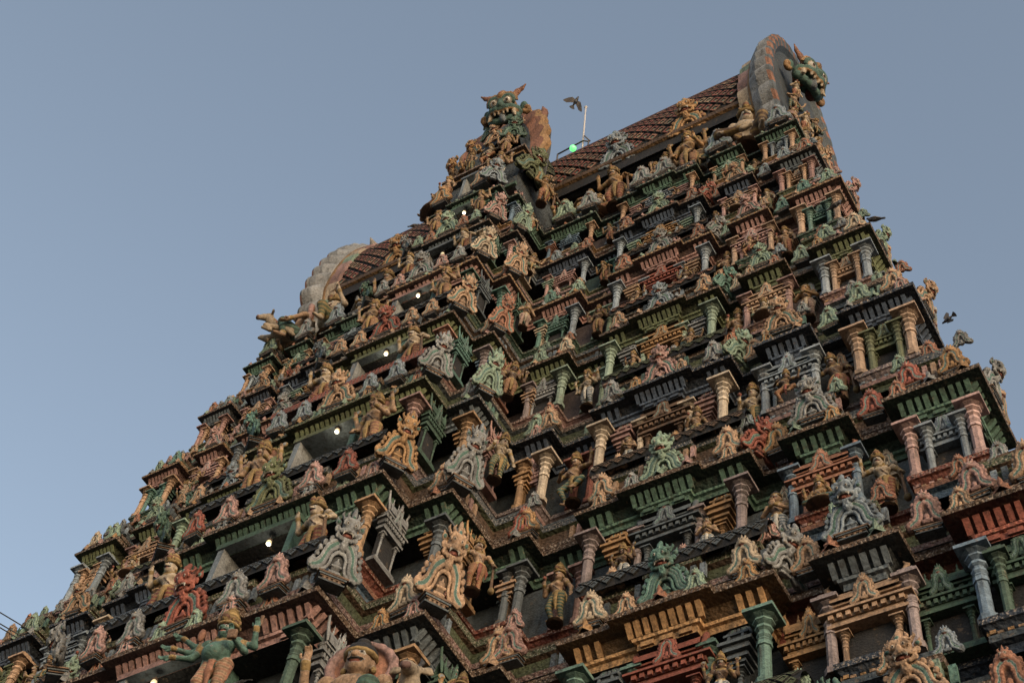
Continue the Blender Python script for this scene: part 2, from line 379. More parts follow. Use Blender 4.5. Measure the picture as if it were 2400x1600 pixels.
# ---- the monster-mask gable
def mon_arch():
    s = Sculpt(.022)
    path = smooth([(.03, 0, .80), (.19, 0, .76), (.36, 0, .60), (.42, 0, .42), (.46, 0, .27), (.58, 0, .15), (.74, 0, .09)], 4)
    inner = smooth([(.0, 0, .58), (.12, 0, .55), (.21, 0, .43), (.23, 0, .28), (.30, 0, .13), (.44, 0, .03)], 3)
    def half(s):
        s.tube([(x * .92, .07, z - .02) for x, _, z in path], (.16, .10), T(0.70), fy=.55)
        s.tube([(x, -.04, z) for x, _, z in path], (.052, .045), C('teal', 1.0))
        s.tube([(x + .075 * min(1, i / 3), -.055, z + .065) for i, (x, _, z) in enumerate(path)], (.042, .038), T(1.30))
        s.tube([(x - .075 * min(1, i / 3), -.06, z - .065) for i, (x, _, z) in enumerate(path)], (.045, .04), T(1.00))
        s.tube([(x, -.05, z) for x, _, z in inner], (.045, .04), T(1.36))
        s.tube(arc(.73, .18, .09, -95, 230, 9, -.03, .03), (.055, .03), T(1.24))
        s.tube(arc(.44, .085, .06, -90, 200, 6, -.06, .02), (.035, .02), T(1.40))
        for i, (x, z, a) in enumerate([(.36, .86, 60), (.52, .74, 40), (.62, .59, 15), (.66, .44, 0), (.72, .31, 0)]):   # flame curls
            r = .085 - .006 * i
            s.tube(arc(x, z, r * .8, a - 150, a + 110, 7, .0, r * .25), (r * .55, r * .35), T(1.02 if i % 2 else 1.16)); s.ell((x, .05, z), (r * 1.1, .07, r), T(0.60))
        s.ell((.10, -.10, .70), (.03, .03, .03), T(1.60))
    s.mir(half)
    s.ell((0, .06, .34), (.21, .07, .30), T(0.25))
    # temple-like stepped niche inside the arch
    s.box((0, -.03, .08), (.19, .08, .035), .01, T(1.20)); s.box((0, -.02, .16), (.13, .07, .05), .01, T(0.50)); s.box((0, -.04, .235), (.165, .08, .025), .01, T(1.30)); s.ell((0, -.02, .31), (.11, .07, .075), T(0.90)); s.ell((0, -.05, .40), (.03, .03, .05), T(1.40))
    # neck plate hanging from the mouth
    s.tube([(0, -.13, .98), (0, -.15, .86), (0, -.10, .72), (0, -.06, .62)], [.085, .11, .12, .06], T(1.10), fy=.7)
    for x in (-.06, 0, .06): s.tube([(x * .8, -.20, .97), (x, -.225, .86), (x * 1.1, -.17, .74)], .016, T(1.60))
    for x, z in ((-.05, .79), (.05, .79), (0, .70)): s.ell((x, -.19, z), (.028, .03, .028), T(1.60))
    return s
def mon_head():
    s = Sculpt(.028)
    s.ell((0, -.08, 1.22), (.25, .20, .20), OB); s.ell((0, -.10, 1.10), (.24, .20, .12), OB)
    def half(s):
        s.ell((.125, -.235, 1.235), (.095, .085, .09), T(1.10))
        s.tube(arc(.125, 1.235, .105, 200, -20, 8, -.275), (.03, .026), T(1.50))                       # lids / brow
        s.tube([(.04, -.27, 1.33), (.15, -.25, 1.37), (.26, -.18, 1.33), (.30, -.10, 1.40)], (.035, .02), T(1.30))
        s.ell((.05, -.33, 1.135), (.04, .04, .035), T(1.20))                                               # nostril
        s.tube([(0, -.34, 1.085), (.10, -.31, 1.065), (.20, -.24, 1.04), (.28, -.16, 1.06), (.31, -.13, 1.12)], (.05, .04), T(1.24))   # lip
        s.tube(arc(.345, 1.10, .06, -120, 170, 7, -.11, .02), (.04, .022), T(1.40))
        s.cap((.13, -.30, 1.04), (.16, -.33, .93), .032, .008, C('white'), k=.008)                        # fang
        for x in (.03, .085): s.ell((x, -.33, 1.035), (.024, .024, .03), C('white'), k=.008)
        s.tube([(.25, -.14, 1.00), (.24, -.16, .93), (.15, -.21, .885), (.05, -.22, .88)], (.05, .045), T(1.10))   # jaw
        s.tube(arc(.27, .94, .05, 60, -200, 6, -.16, .02), (.035, .02), T(1.40))
        s.ell((.36, .02, 1.25), (.10, .05, .075), T(0.90)); s.cap((.36, .02, 1.25), (.44, .03, 1.37), .06, .02, T(1.10), fy=.6); s.ell((.37, -.03, 1.265), (.05, .03, .04), C('teal'), k=.01)   # ear
        s.tube([(.10, .0, 1.40), (.17, .02, 1.50), (.13, .03, 1.58)], (.06, .02), T(1.20))                 # crest side
        s.tube([(.22, .03, 1.36), (.32, .05, 1.47), (.30, .06, 1.54)], (.05, .018), T(0.90))
    s.mir(half)
    s.ell((0, -.335, 1.165), (.055, .06, .06), T(1.30)); s.cap((0, -.26, 1.30), (0, -.32, 1.20), .035, .04, T(1.20))
    s.ell((0, -.19, .985), (.17, .10, .075), C('red', .8), k=.01); s.ell((0, -.25, .955), (.07, .06, .035), C('red', 1.2), k=.01)
    s.tube([(0, -.20, 1.38), (0, -.10, 1.50), (0, 0, 1.62), (0, .06, 1.70)], [.075, .085, .06, .015], T(1.16))
    s.ell((0, -.24, 1.40), (.05, .04, .05), C('teal'), k=.01)
    return s
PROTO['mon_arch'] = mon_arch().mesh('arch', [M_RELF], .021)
PROTO['mon_head'] = mon_head().mesh('head', [M_RELF], .02)
def eye_mesh():
    m = MB(); n = 10
    rows = [(0.001, -1.0), (.22, -.975), (.23, -.97), (.42, -.905), (.44, -.895), (.75, -.66), (.97, -.25), (1, 0)]
    base = 0
    cols = [C('black'), C('black'), C('brown'), C('brown', .8), C('white', 1.1), C('white', 1.1), C('white', 1.0)]
    mm = MB(); mm.rings(rows, n, cols, cap=False)
    mm.v = [(x, z, -y) for x, y, z in mm.v]
    return mm.mesh('eye', SM)
PROTO['eye'] = eye_mesh()
def pedestal_mesh():
    m = MB()
    for a, y, z0, z1, c in [(.40, .20, 0, .035, C('slate', .9)), (.30, .14, .035, .10, C('brown', .8)), (.37, .17, .10, .13, C('brown', 1.4)), (.42, .20, .13, .17, C('slate', 1.2)), (.47, .22, .17, .21, C('brown', 1.3))]:
        m.box(-a, a, -y, .34, z0, z1, c)
    for x in (-.22, -.075, .075, .22): m.box(x - .035, x + .035, -.165, -.13, .037, .099, C('tan', .8))
    return m.mesh('pedestal', SM)
PROTO['pedestal'] = pedestal_mesh()

def head_prims(s, z, x=0.0, y=-.02, skin=OB, r=1.0, mous=True, dark=C('black')):
    def p(dx, dy, dz): return (x + dx * r, y + dy * r, z + dz * r)
    s.ell(p(0, 0, .01), (.092 * r, .105 * r, .120 * r), skin); s.ell(p(0, -.03, -.07), (.065 * r, .07 * r, .055 * r), skin)
    s.cap(p(0, -.10, .03), p(0, -.125, -.015), .018 * r, .027 * r, skin, k=.012)
    for sx in (-1, 1):
        s.ell(p(sx * .040, -.088, .030), (.026 * r, .020 * r, .017 * r), C('white'), k=.004); s.ell(p(sx * .040, -.103, .030), (.012 * r, .010 * r, .012 * r), dark, k=.002)
        s.cap(p(sx * .012, -.098, .058), p(sx * .075, -.072, .062), .010 * r, .007 * r, dark, k=.004)
        s.ell(p(sx * .096, .015, .0), (.016 * r, .03 * r, .042 * r), skin, k=.01); s.ell(p(sx * .108, .01, -.06), (.022 * r, .024 * r, .034 * r), C('gold'), k=.01)
        if mous: s.tube([p(sx * .005, -.113, -.036), p(sx * .035, -.105, -.040), p(sx * .065, -.085, -.026)], [.012 * r, .011 * r, .005 * r], dark, k=.004)
    s.ell(p(0, -.098, -.058), (.026 * r, .014 * r, .010 * r), C('red', 1.2), k=.005)
    s.ell(p(0, -.100, .075), (.008 * r, .008 * r, .016 * r), C('red', 1.3), k=.003)
def hand(s, w, d, up=(0, -1, 0), skin=OB, r=1.0, spread=.017):
    """palm at wrist w pointing along d, five unequal fingers, slightly curled towards up"""
    w = np.array(w, float); d = np.array(d, float); d /= np.linalg.norm(d); u = np.array(up, float); u -= d * (u @ d); u /= np.linalg.norm(u); sd_ = np.cross(d, u)
    s.cap(w, w + d * .06 * r, .026 * r, .034 * r, skin)
    for i, (L, o) in enumerate(((.062, -1.5), (.076, -.5), (.080, .5), (.066, 1.45))):
        a = w + d * .075 * r + sd_ * o * spread * r; b = a + d * L * .55 * r + u * .006 * r; c = b + d * L * .4 * r + u * .026 * r
        s.tube([a, b, c], [.0125 * r, .0115 * r, .009 * r], skin, k=.006)
    a = w + d * .02 * r - sd_ * .028 * r; s.tube([a, a - sd_ * .028 * r + d * .03 * r, a - sd_ * .03 * r + d * .062 * r + u * .012 * r], [.015 * r, .013 * r, .010 * r], skin, k=.008)
def limb(s, pts, radii, col, k=None): s.tube(pts, radii, col, k=k)
GO = C('gold')
def figure(pose, cloth, cloth2, fine=False):
    """one continuous body; returns (body sculpt, head position)"""
    s = Sculpt(.035)
    P = pose; hip = np.array(P.get('hip', (0, 0, .90))); ch = np.array(P.get('chest', (0, 0, 1.25))); nk = ch + np.array([P.get('tilt', 0) * .3, 0, .20]); hd = nk + np.array([P.get('tilt', 0) * .25, -.01, .155])
    fat = P.get('fat', 0.0)
    s.cap(hip, (hip + ch) / 2, .125 + fat * .06, .105 + fat * .07, OB); s.cap((hip + ch) / 2, ch, .105 + fat * .06, .14 + fat * .02, OB)
    s.ell(ch + np.array([0, -.01, .03]), (.18 + fat * .05, .115 + fat * .04, .13), OB)
    for sx in (-1, 1): s.ell(ch + np.array([sx * .085, -.085 - fat * .02, .01]), (.075, .05, .06) if not P.get('fem') else (.075, .085, .075), OB)
    if fat: s.ell((hip + ch) / 2 + np.array([0, -.10, -.02]), (.20 + .04 * fat, .17, .19), OB); s.ell((hip + ch) / 2 + np.array([0, -.268, -.02]), .014, C('black'), k=.004)
    s.cap(ch + np.array([0, 0, .12]), nk + np.array([0, 0, .03]), .065, .058, OB)
    # necklace, chest cord, belt, girdle
    s.tube([ch + np.array(q) for q in ((-.13, -.05, .15), (-.09, -.115, .09), (0, -.13, .06), (.09, -.115, .09), (.13, -.05, .15))], .020, GO, k=.01)
    s.tube([ch + np.array(q) for q in ((-.10, -.08, .15), (-.05, -.125, .11), (.05, -.125, .11), (.10, -.08, .15))], .014, C('gold', .7), k=.008)
    s.tube([ch + np.array((-.14, -.08, .12)), ch + np.array((0, -.14, -.06)), (hip + ch) / 2 + np.array((.10, -.11 - fat * .1, -.05))], .012, C('brown'), k=.008)
    for dz, r in ((.10, .016), (.06, .022), (.02, .016)): s.tube([hip + np.array((.15 * math.cos(a) * (1 + fat * .4), .12 * math.sin(a) * (1 + fat * .5), dz)) for a in np.linspace(0, 2 * math.pi, 9)], r, GO if dz != .06 else C('gold', 1.3), k=.012)
    s.ell(hip + np.array((0, -.135 - fat * .04, .05)), (.04, .03, .035), C('gold', 1.2), k=.01)
    # arms
    for a in P['arms']:
        col = OB
        sh, el, wr = [np.array(q, float) for q in a[:3]]
        s.ell(sh, .075, OB); s.tube([sh, el, wr], [.062, .052, .036], OB)
        s.cap(sh + (el - sh) * .38, sh + (el - sh) * .5, .066, .066, GO, k=.01); s.cap(el + (wr - el) * .82, el + (wr - el) * .95, .046, .046, GO, k=.01)
        d = wr - el
        if len(a) > 3 and a[3] is not None: d = np.array(a[3], float)
        hand(s, wr, d, up=a[4] if len(a) > 4 else (0, -1, 0.01), r=1.15)
    # legs
    L0 = len(s.p)
    for l in P['legs']:
        h, kn, an, ft = [np.array(q, float) for q in l]
        s.tube([h, kn], [.120 + fat * .03, .082 + fat * .015], cloth); s.tube([kn, an], [.080 + fat * .015, .050], cloth)
        s.cap(an + (kn - an) * .05, an + (kn - an) * .12, .058, .058, GO, k=.01)
        s.cap(an + np.array((0, 0, -.03)), ft, .045, .032, OB)
        for t in range(3): s.ell(ft + np.array(((t - 1) * .024, -.025, -.01)), (.014, .022, .014), OB, k=.006)
    L1 = len(s.p)
    # pleated sash hanging between the legs and side bows
    if P.get('sash', True):
        s.tube([hip + np.array((0, -.14, .02)), hip + np.array((0, -.16, -.25)), hip + np.array((0, -.12, -.55))], [.05, .055, .03], cloth2, fy=.5, k=.015)
        for sx in (-1, 1): s.tube([hip + np.array((sx * .15, -.03, .03)), hip + np.array((sx * .23, -.02, -.12)), hip + np.array((sx * .21, -.01, -.34))], [.04, .035, .015], cloth2, fy=.6, k=.015)
    for q in P.get('extra', []): q(s)
    head_prims(s, hd[2], hd[0], hd[1] - .0, mous=not P.get('fem'), r=P.get('headr', 1.12))
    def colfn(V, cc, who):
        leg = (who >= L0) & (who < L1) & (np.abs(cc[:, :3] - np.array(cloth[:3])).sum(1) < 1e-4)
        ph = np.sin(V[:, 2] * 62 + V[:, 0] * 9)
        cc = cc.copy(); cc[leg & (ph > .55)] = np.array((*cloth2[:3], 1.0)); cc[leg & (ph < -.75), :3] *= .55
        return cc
    return s, hd, colfn
def crown_mesh(name, kind):
    m = MB(); g, g2, r_, t_ = C('gold', .75), C('gold', 1.15), C('terra', .6), C('brown', 1.1)
    if kind == 'tall':
        rows = [(.118, 0), (.135, .015), (.135, .045), (.118, .05), (.122, .10), (.132, .105), (.128, .125), (.105, .135), (.108, .18), (.115, .19), (.085, .20), (.088, .25), (.095, .26), (.06, .275), (.055, .31), (.07, .33), (.035, .36), (.012, .42)]
    elif kind == 'wide':
        rows = [(.12, 0), (.137, .03), (.127, .055), (.134, .09), (.112, .115), (.118, .15), (.09, .175), (.095, .21), (.066, .235), (.07, .265), (.03, .30), (.01, .35)]
    else:
        rows = [(.112, -.045), (.128, -.02), (.128, .0), (.120, .03), (.104, .065), (.072, .095), (.045, .105), (.055, .13), (.05, .155), (.015, .175)]
    n = len(rows) - 1
    cyc = [g, g2, g, t_, g2, g, r_, g, g2]
    if kind == 'bun': cyc = [g, g2] + [C('dark', 1.2)] * 8
    m.rings(rows, 12, [cyc[i % len(cyc)] for i in range(n)], smooth=True)
    if kind != 'bun':
        for k in range(8):
            a = 2 * math.pi * k / 8; x, y = math.cos(a), math.sin(a)
            m.rings([(.0, .05), (.024, .075), (.02, .1), (.0, .135)], 6, [g2, r_, g2], cx=x * .128, cy=y * .128, cap=False)
        m.rings([(.0, .03), (.05, .07), (.055, .12), (.03, .19), (0, .24)], 8, [g2, r_, g, g2], cx=0, cy=-.12, cap=False)
    return m.mesh(name, SM)
PROTO['crown_tall'] = crown_mesh('crown', 'tall'); PROTO['crown_wide'] = crown_mesh('crown', 'wide'); PROTO['crown_bun'] = crown_mesh('hair_bun', 'bun')
def plinth_mesh():
    m = MB(); m.rings([(.17, -.07), (.20, -.055), (.16, -.04), (.16, -.02), (.20, 0), (.19, .012)], 10, [T(.5), T(.6), T(.45), T(.7), T(.6)], smooth=False)
    return m.mesh('plinth', SM)
PROTO['plinth'] = plinth_mesh()
LEG_ST = [((-.10, 0, .88), (-.125, -.05, .50), (-.12, .02, .08), (-.15, -.14, .035)), ((.10, 0, .88), (.125, -.05, .50), (.12, .02, .08), (.15, -.14, .035))]
LEG_TRI = [((-.09, 0, .88), (-.16, -.09, .50), (-.10, .02, .08), (-.16, -.12, .035)), ((.12, 0, .90), (.10, -.02, .50), (.13, .02, .08), (.13, -.14, .035))]
LEG_DANCE = [((-.10, 0, .80), (-.33, -.14, .55), (-.20, -.02, .08), (-.30, -.12, .035)), ((.10, 0, .80), (.36, -.16, .58), (.16, -.22, .36), (.10, -.32, .26))]
LEG_SIT = [((-.12, -.02, .20), (-.40, -.20, .14), (-.02, -.30, .08), (.12, -.34, .06)), ((.12, -.02, .20), (.40, -.20, .15), (.02, -.36, .09), (-.12, -.40, .08))]
LEG_EASE = [((-.12, -.02, .22), (-.42, -.20, .15), (-.06, -.32, .08), (.08, -.36, .06)), ((.12, -.02, .22), (.26, -.34, .42), (.24, -.30, .06), (.26, -.44, .035))]
def arm(sx, el, wr, d=None, up=(0, -1, .01), sh=(.215, 0, 1.37)): return ((sx * sh[0], sh[1], sh[2]), (sx * el[0], el[1], el[2]), (sx * wr[0], wr[1], wr[2]), d, up)
def down(dz, a):   # lower the arms of a seated figure
    return [tuple((np.array(q) + np.array((0, 0, dz))) if i < 3 else q for i, q in enumerate(x)) for x in a]
club = lambda s: (s.cap((.36, -.16, .95), (.42, -.14, .10), .030, .045, C('brown', 1.2), k=.01), s.ell((.43, -.14, .12), (.085, .085, .11), C('gold', .8), k=.02), s.tube([(.36, -.16, .97), (.35, -.16, 1.06)], .035, GO, k=.01))
halo = lambda s: (s.ell((0, .12, 1.66), (.26, .05, .27), C('terra', .9), k=.01), s.tube(arc(0, 1.66, .27, -60, 240, 16, .10), .028, C('gold', 1.1), k=.01))
hood = lambda z: (lambda s: (s.tube(arc(0, z, .30, -40, 220, 14, .06), .045, C('rose', 1.0), k=.02), s.ell((0, .10, z), (.29, .05, .29), C('terra', 1.1), k=.02), s.tube([(-.26, .05, z - .2), (-.2, .04, z - .45)], [.06, .03], C('rose'), k=.02), s.tube([(.26, .05, z - .2), (.2, .04, z - .45)], [.06, .03], C('rose'), k=.02)))
emb = lambda x, z: (lambda s: (s.ell((x, -.02, z), (.05, .03, .065), C('grey'), k=.008), s.tube(arc(x, z, .065, 0, 360, 9, -.02), .016, GO, k=.006)))
UPA = [arm(1, (.42, .04, 1.22), (.44, -.06, 1.50), (0, -.1, 1)), arm(-1, (.42, .04, 1.22), (.44, -.06, 1.50), (0, -.1, 1))]
POSES = {
 'four_armed': dict(p=dict(arms=UPA + [arm(1, (.34, -.02, 1.10), (.26, -.24, 1.18), (0, -.4, 1)), arm(-1, (.36, .0, 1.08), (.30, -.16, .88), (0, -.3, -1))], legs=LEG_ST, extra=[emb(-.45, 1.74), emb(.45, 1.74), halo]), crown='crown_tall', c=('terra', 'gold'), say='four-armed standing statue'),
 'guardian': dict(p=dict(hip=(.03, 0, .90), chest=(-.02, 0, 1.25), tilt=-.12, arms=[arm(1, (.40, -.02, 1.12), (.37, -.17, .98), (0, -.5, -.6)), arm(-1, (.46, .02, 1.28), (.44, -.08, 1.58), (0, -.1, 1))], legs=LEG_TRI, extra=[club]), crown='crown_wide', c=('ochre', 'red'), say='standing guardian statue with a club'),
 'dancer': dict(p=dict(hip=(.02, 0, .82), chest=(-.03, 0, 1.17), tilt=.15, arms=[arm(1, (.48, .0, 1.24), (.60, -.10, 1.50), (0, -.1, 1), sh=(.20, 0, 1.29)), arm(-1, (.44, -.06, 1.12), (.22, -.26, 1.10), (1, -.2, .1), sh=(.23, 0, 1.29))], legs=LEG_DANCE, sash=True), crown='crown_tall', c=('teal', 'gold'), say='dancing statue with bent knees'),
 'lady': dict(p=dict(fem=1, hip=(.05, 0, .90), chest=(-.02, 0, 1.24), tilt=.1, arms=[arm(1, (.36, .02, 1.10), (.40, -.06, .84), (0, -.1, -1)), arm(-1, (.34, .0, 1.10), (.24, -.20, 1.24), (.2, -.2, 1))], legs=LEG_TRI, extra=[lambda s: (s.ell((-.20, -.26, 1.42), (.05, .05, .06), C('red'), k=.01),)]), crown='crown_tall', c=('red', 'ochre'), say='standing female statue holding a bud'),
 'praying': dict(p=dict(arms=[arm(1, (.33, -.04, 1.08), (.03, -.26, 1.16), (-.1, -.3, 1)), arm(-1, (.33, -.04, 1.08), (.03, -.26, 1.16), (.1, -.3, 1))], legs=LEG_ST), crown='crown_bun', c=('greyblue', 'white'), say='standing statue with joined palms'),
 'seated': dict(p=dict(hip=(0, 0, .20), chest=(0, 0, .55), arms=down(-.70, [arm(1, (.36, -.02, 1.08), (.28, -.24, 1.16), (0, -.4, 1)), arm(-1, (.36, -.02, 1.06), (.36, -.24, .92), (0, -.8, -.2))]) + down(-.70, UPA), legs=LEG_SIT, sash=False, extra=[lambda s: (s.ell((0, .12, .96), (.26, .05, .27), C('terra', .9), k=.01), s.ell((0, -.1, .03), (.42, .34, .06), C('brown', 1.3), k=.01))]), crown='crown_tall', c=('teal', 'gold'), say='cross-legged seated statue'),
 'stout': dict(p=dict(fat=1.0, hip=(0, 0, .24), chest=(0, 0, .66), headr=1.3, arms=down(-.60, [arm(1, (.44, -.02, 1.12), (.42, -.26, .92), (-.1, -.6, -.5), sh=(.26, 0, 1.38)), arm(-1, (.46, .0, 1.20), (.44, -.16, 1.52), (.1, -.2, 1), sh=(.26, 0, 1.38))]), legs=LEG_EASE, sash=False, extra=[hood(1.02)]), crown='crown_bun', c=('green', 'teal'), say='pot-bellied seated statue'),
 'ease': dict(p=dict(fat=.5, hip=(0, 0, .24), chest=(0, 0, .62), headr=1.2, arms=down(-.64, [arm(1, (.44, .0, 1.14), (.46, -.16, 1.44), (0, -.2, 1)), arm(-1, (.42, .02, 1.10), (.40, -.20, .84), (0, -.4, -1))]), legs=LEG_EASE, sash=False), crown='crown_wide', c=('brown', 'gold'), say='seated guard with one knee raised'),
 'many_armed': dict(p=dict(fat=.12, arms=[arm(1, (.46, .03, 1.26), (.50, -.10, 1.54), (0, -.1, 1)), arm(-1, (.44, .03, 1.40), (.62, -.04, 1.56), (-1, -.2, .5)), arm(-1, (.46, .0, 1.24), (.70, -.10, 1.30), (-1, -.2, .1)), arm(-1, (.42, -.02, 1.10), (.66, -.14, 1.06), (-1, -.2, -.2)), arm(1, (.38, -.04, 1.10), (.26, -.28, 1.24), (0, -.3, 1))], legs=LEG_TRI, headr=1.22, extra=[lambda s: (s.box((.52, -.06, 1.72), (.03, .02, .12), .01, C('brown', 1.4)), s.ell((-.40, .02, 1.66), (.06, .04, .14), C('terra')), s.box((.30, -.31, 1.20), (.07, .03, .09), .01, C('brown', 1.5)))]), crown='crown_tall', c=('tan', 'terra'), say='many-armed standing statue'),
}
def build_figures():
    for nm, d in POSES.items():
        for var in (0, 1):
            c1, c2 = d['c'] if var == 0 else {'terra': ('greyblue', 'white'), 'ochre': ('red', 'gold'), 'teal': ('ochre', 'red'), 'red': ('green', 'gold'), 'greyblue': ('pink', 'cream'), 'green': ('terra', 'gold'), 'brown': ('olive', 'gold'), 'rose': ('tan', 'red'), 'tan': ('rose', 'red')}[d['c'][0]]
            if nm in ('stout', 'many_armed') and var: continue
            s, hd, cf = figure(d['p'], C(c1), C(c2))
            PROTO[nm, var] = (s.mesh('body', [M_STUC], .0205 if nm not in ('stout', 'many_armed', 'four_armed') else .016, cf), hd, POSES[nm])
build_figures()
# ================================================================== the tower
XC, YC = -17.0, 20.8
G0 = -1.6                                    # heights below are from eye level; ground is 1.6 m lower
#        name  z      hw     y      yb     hb    yc     hc
LEV = [('low2', 9.6, 17.4, 13.9, 10.7, 3.8, 12.2, 5.8), ('low1', 14.5, 16.35, 14.5, 11.5, 3.5, 12.9, 5.2), ('A', 19.13, 15.30, 15.15, 12.34, 3.22, 13.57, 4.66), ('B', 23.57, 14.33, 15.75, 13.16, 3.01, 14.17, 4.05),
       ('C', 28.21, 13.32, 16.36, 13.89, 2.62, 14.87, 3.48), ('D', 32.40, 12.50, 16.84, 14.56, 2.21, 15.55, 2.83), ('E', 36.23, 11.84, 17.22, 15.07, 1.97, 15.96, 2.52), ('F', 39.58, 11.13, 17.60, 15.51, 1.58, 16.21, 2.15), ('G', 42.62, 10.51, 17.93, 15.80, 1.34, 16.34, 1.71)]
LV = [dict(zip(('n', 'z', 'hw', 'y', 'yb', 'hb', 'yc', 'hc'), l)) for l in LEV]
for i, l in enumerate(LV):
    l['s'] = l['hw'] / 15.0; l['H'] = l['z'] - (LV[i - 1]['z'] if i else 5.0); l['zp'] = LV[i - 1]['z'] if i else 5.0
    s = l['s']; hw, y = l['hw'], l['y']
    l['W'] = (.415 * hw, .685 * hw); l['V'] = (.722 * hw, .825 * hw); l['K'] = (.868 * hw, hw)
    l['zc'] = l['zp'] + .50 * l['H']; l['zh'] = l['zp'] + .37 * l['H']; l['zt'] = l['z'] - .57 * s
TAB = {  # cornice, lip, wing (column, pilaster shrine, sala shrine, monster, roof roll), V (column, shrine, monster), corner (column, shrine), small gables
 'A': dict(cor='ochre', lip='brown', bay='pink', step='slate', Vc='slate', Kc='red', W=('teal', 'slate', 'red', 'terra', 'moss'), V=('mauve', 'tan', 'tan'), K=('blue', 'green'), med=('tan', 'terra', 'grey'), R=('ochre', 'green'), B=('green', 'grey', 'ochre')),
 'B': dict(cor='green', lip='brown', bay='green', step='green', Vc='green', Kc='green', W=('mauve', 'ochre', 'slate', 'teal', 'slate'), V=('blue', 'terra', 'greyblue'), K=('rose', 'greyblue'), med=('cream', 'pink', 'tan'), R=('slate', 'ochre'), B=('ochre', 'grey', 'tan')),
 'C': dict(cor='navy', lip='moss', bay='olive', step='slate', Vc='navy', Kc='navy', W=('cream', 'pink', 'brown', 'mint', 'brown'), V=('greyblue', 'greyblue', 'grey'), K=('tan', 'olive'), med=('tan', 'red', 'ochre'), R=('ochre', 'ochre'), B=('pink', 'green', 'grey')),
 'D': dict(cor='moss', lip='brown', bay='olive', step='olive', Vc='moss', Kc='olive', W=('mint', 'grey', 'ochre', 'rose', 'moss'), V=('pink', 'tan', 'tan'), K=('greyblue', 'tan'), med=('grey', 'mint', 'tan'), R=('mauve', 'blue'), B=('terra', 'teal', 'mint')),
 'E': dict(cor='pink', lip='ochre', bay='pink', step='pink', Vc='pink', Kc='pink', W=('greyblue', 'tan', 'red', 'greyblue', 'terra'), V=('tan', 'rose', 'mint'), K=('tan', 'teal'), med=('tan', 'mint', 'cream'), R=('teal', 'rose'), B=('green', 'slate', 'red')),
 'F': dict(cor='navy', lip='brown', bay='slate', step='slate', Vc='navy', Kc='slate', W=('greyblue', 'mint', 'ochre', 'grey', 'brown'), V=('rose', 'tan', 'rose'), K=('pink', 'tan'), med=('terra', 'teal', 'mint'), R=('rose', 'teal'), B=('cream', 'green', 'cream')),
 'G': dict(cor='green', lip='brown', bay='green', step='green', Vc='green', Kc='green', W=('tan', 'rose', 'greyblue', 'mint', 'pink'), V=('tan', 'mint', 'tan'), K=('tan', 'greyblue'), med=('terra', 'greyblue', 'terra'), R=('blue', 'greyblue'), B=('teal', 'grey', 'terra')),
}
TAB['low1'] = dict(TAB['D']); TAB['low2'] = dict(TAB['B'])
def half(l, simple=False):
    hw, y, s = l['hw'], l['y'], l['s']; rd = .68 * s
    a = [(0, .5 * l['hb'], l['yb'] - .16 * s), (.5 * l['hb'], l['hb'], l['yb']), (l['hb'], l['hc'], l['yc'])]
    if simple: return a + [(l['hc'], hw, y + .12)]
    W, V, K = l['W'], l['V'], l['K']; w = W[1] - W[0]
    S = .342 * hw; l['S'] = (l['hc'], S)
    return a + [(l['hc'], S, y + .06), (S, W[0], y + rd), (W[0], W[0] + .26 * w, y), (W[0] + .26 * w, W[1] - .26 * w, y - .16 * s), (W[1] - .26 * w, W[1], y), (W[1], V[0], y + rd), (V[0], V[1], y), (V[1], K[0], y + rd), (K[0], K[1], y)]
def outline(l, simple=False):
    h = half(l, simple); pts = []
    for x0, x1, y in reversed(h): pts += [(-x1, y), (-x0, y)]
    for x0, x1, y in h: pts += [(x0, y), (x1, y)]
    D = 2 * (YC - l['y']); hw = l['hw']; yf = h[-1][2]; rd = .45 * l['s']
    if simple: pts += [(hw, 2 * YC - yf), (-hw, 2 * YC - yf)]
    else:
        side = [(yf + .20 * D, hw), (yf + .20 * D, hw - rd), (yf + .30 * D, hw - rd), (yf + .30 * D, hw + .12), (yf + .70 * D, hw + .12), (yf + .70 * D, hw - rd), (yf + .80 * D, hw - rd), (yf + .80 * D, hw), (yf + D, hw)]
        pts += [(x, y) for y, x in side] + [(-x, y) for y, x in reversed(side)]
    out = []
    for p in pts:
        if out and abs(p[0] - out[-1][0]) + abs(p[1] - out[-1][1]) < 1e-6: continue
        out.append(p)
    # drop points in the middle of straight runs
    res = []; n = len(out)
    for i in range(n):
        a, b, c = out[i - 1], out[i], out[(i + 1) % n]
        if (abs(a[0] - b[0]) < 1e-6 and abs(b[0] - c[0]) < 1e-6) or (abs(a[1] - b[1]) < 1e-6 and abs(b[1] - c[1]) < 1e-6): continue
        res.append(b)
    return res
def inset(P, d):
    n = len(P); out = []
    for i in range(n):
        a, b, c = P[i - 1], P[i], P[(i + 1) % n]
        def nrm(p, q):
            L = math.hypot(q[0] - p[0], q[1] - p[1]); return (-(q[1] - p[1]) / L, (q[0] - p[0]) / L)
        n1, n2 = nrm(a, b), nrm(b, c); out.append((b[0] + (n1[0] + n2[0]) * d, b[1] + (n1[1] + n2[1]) * d))
    return out
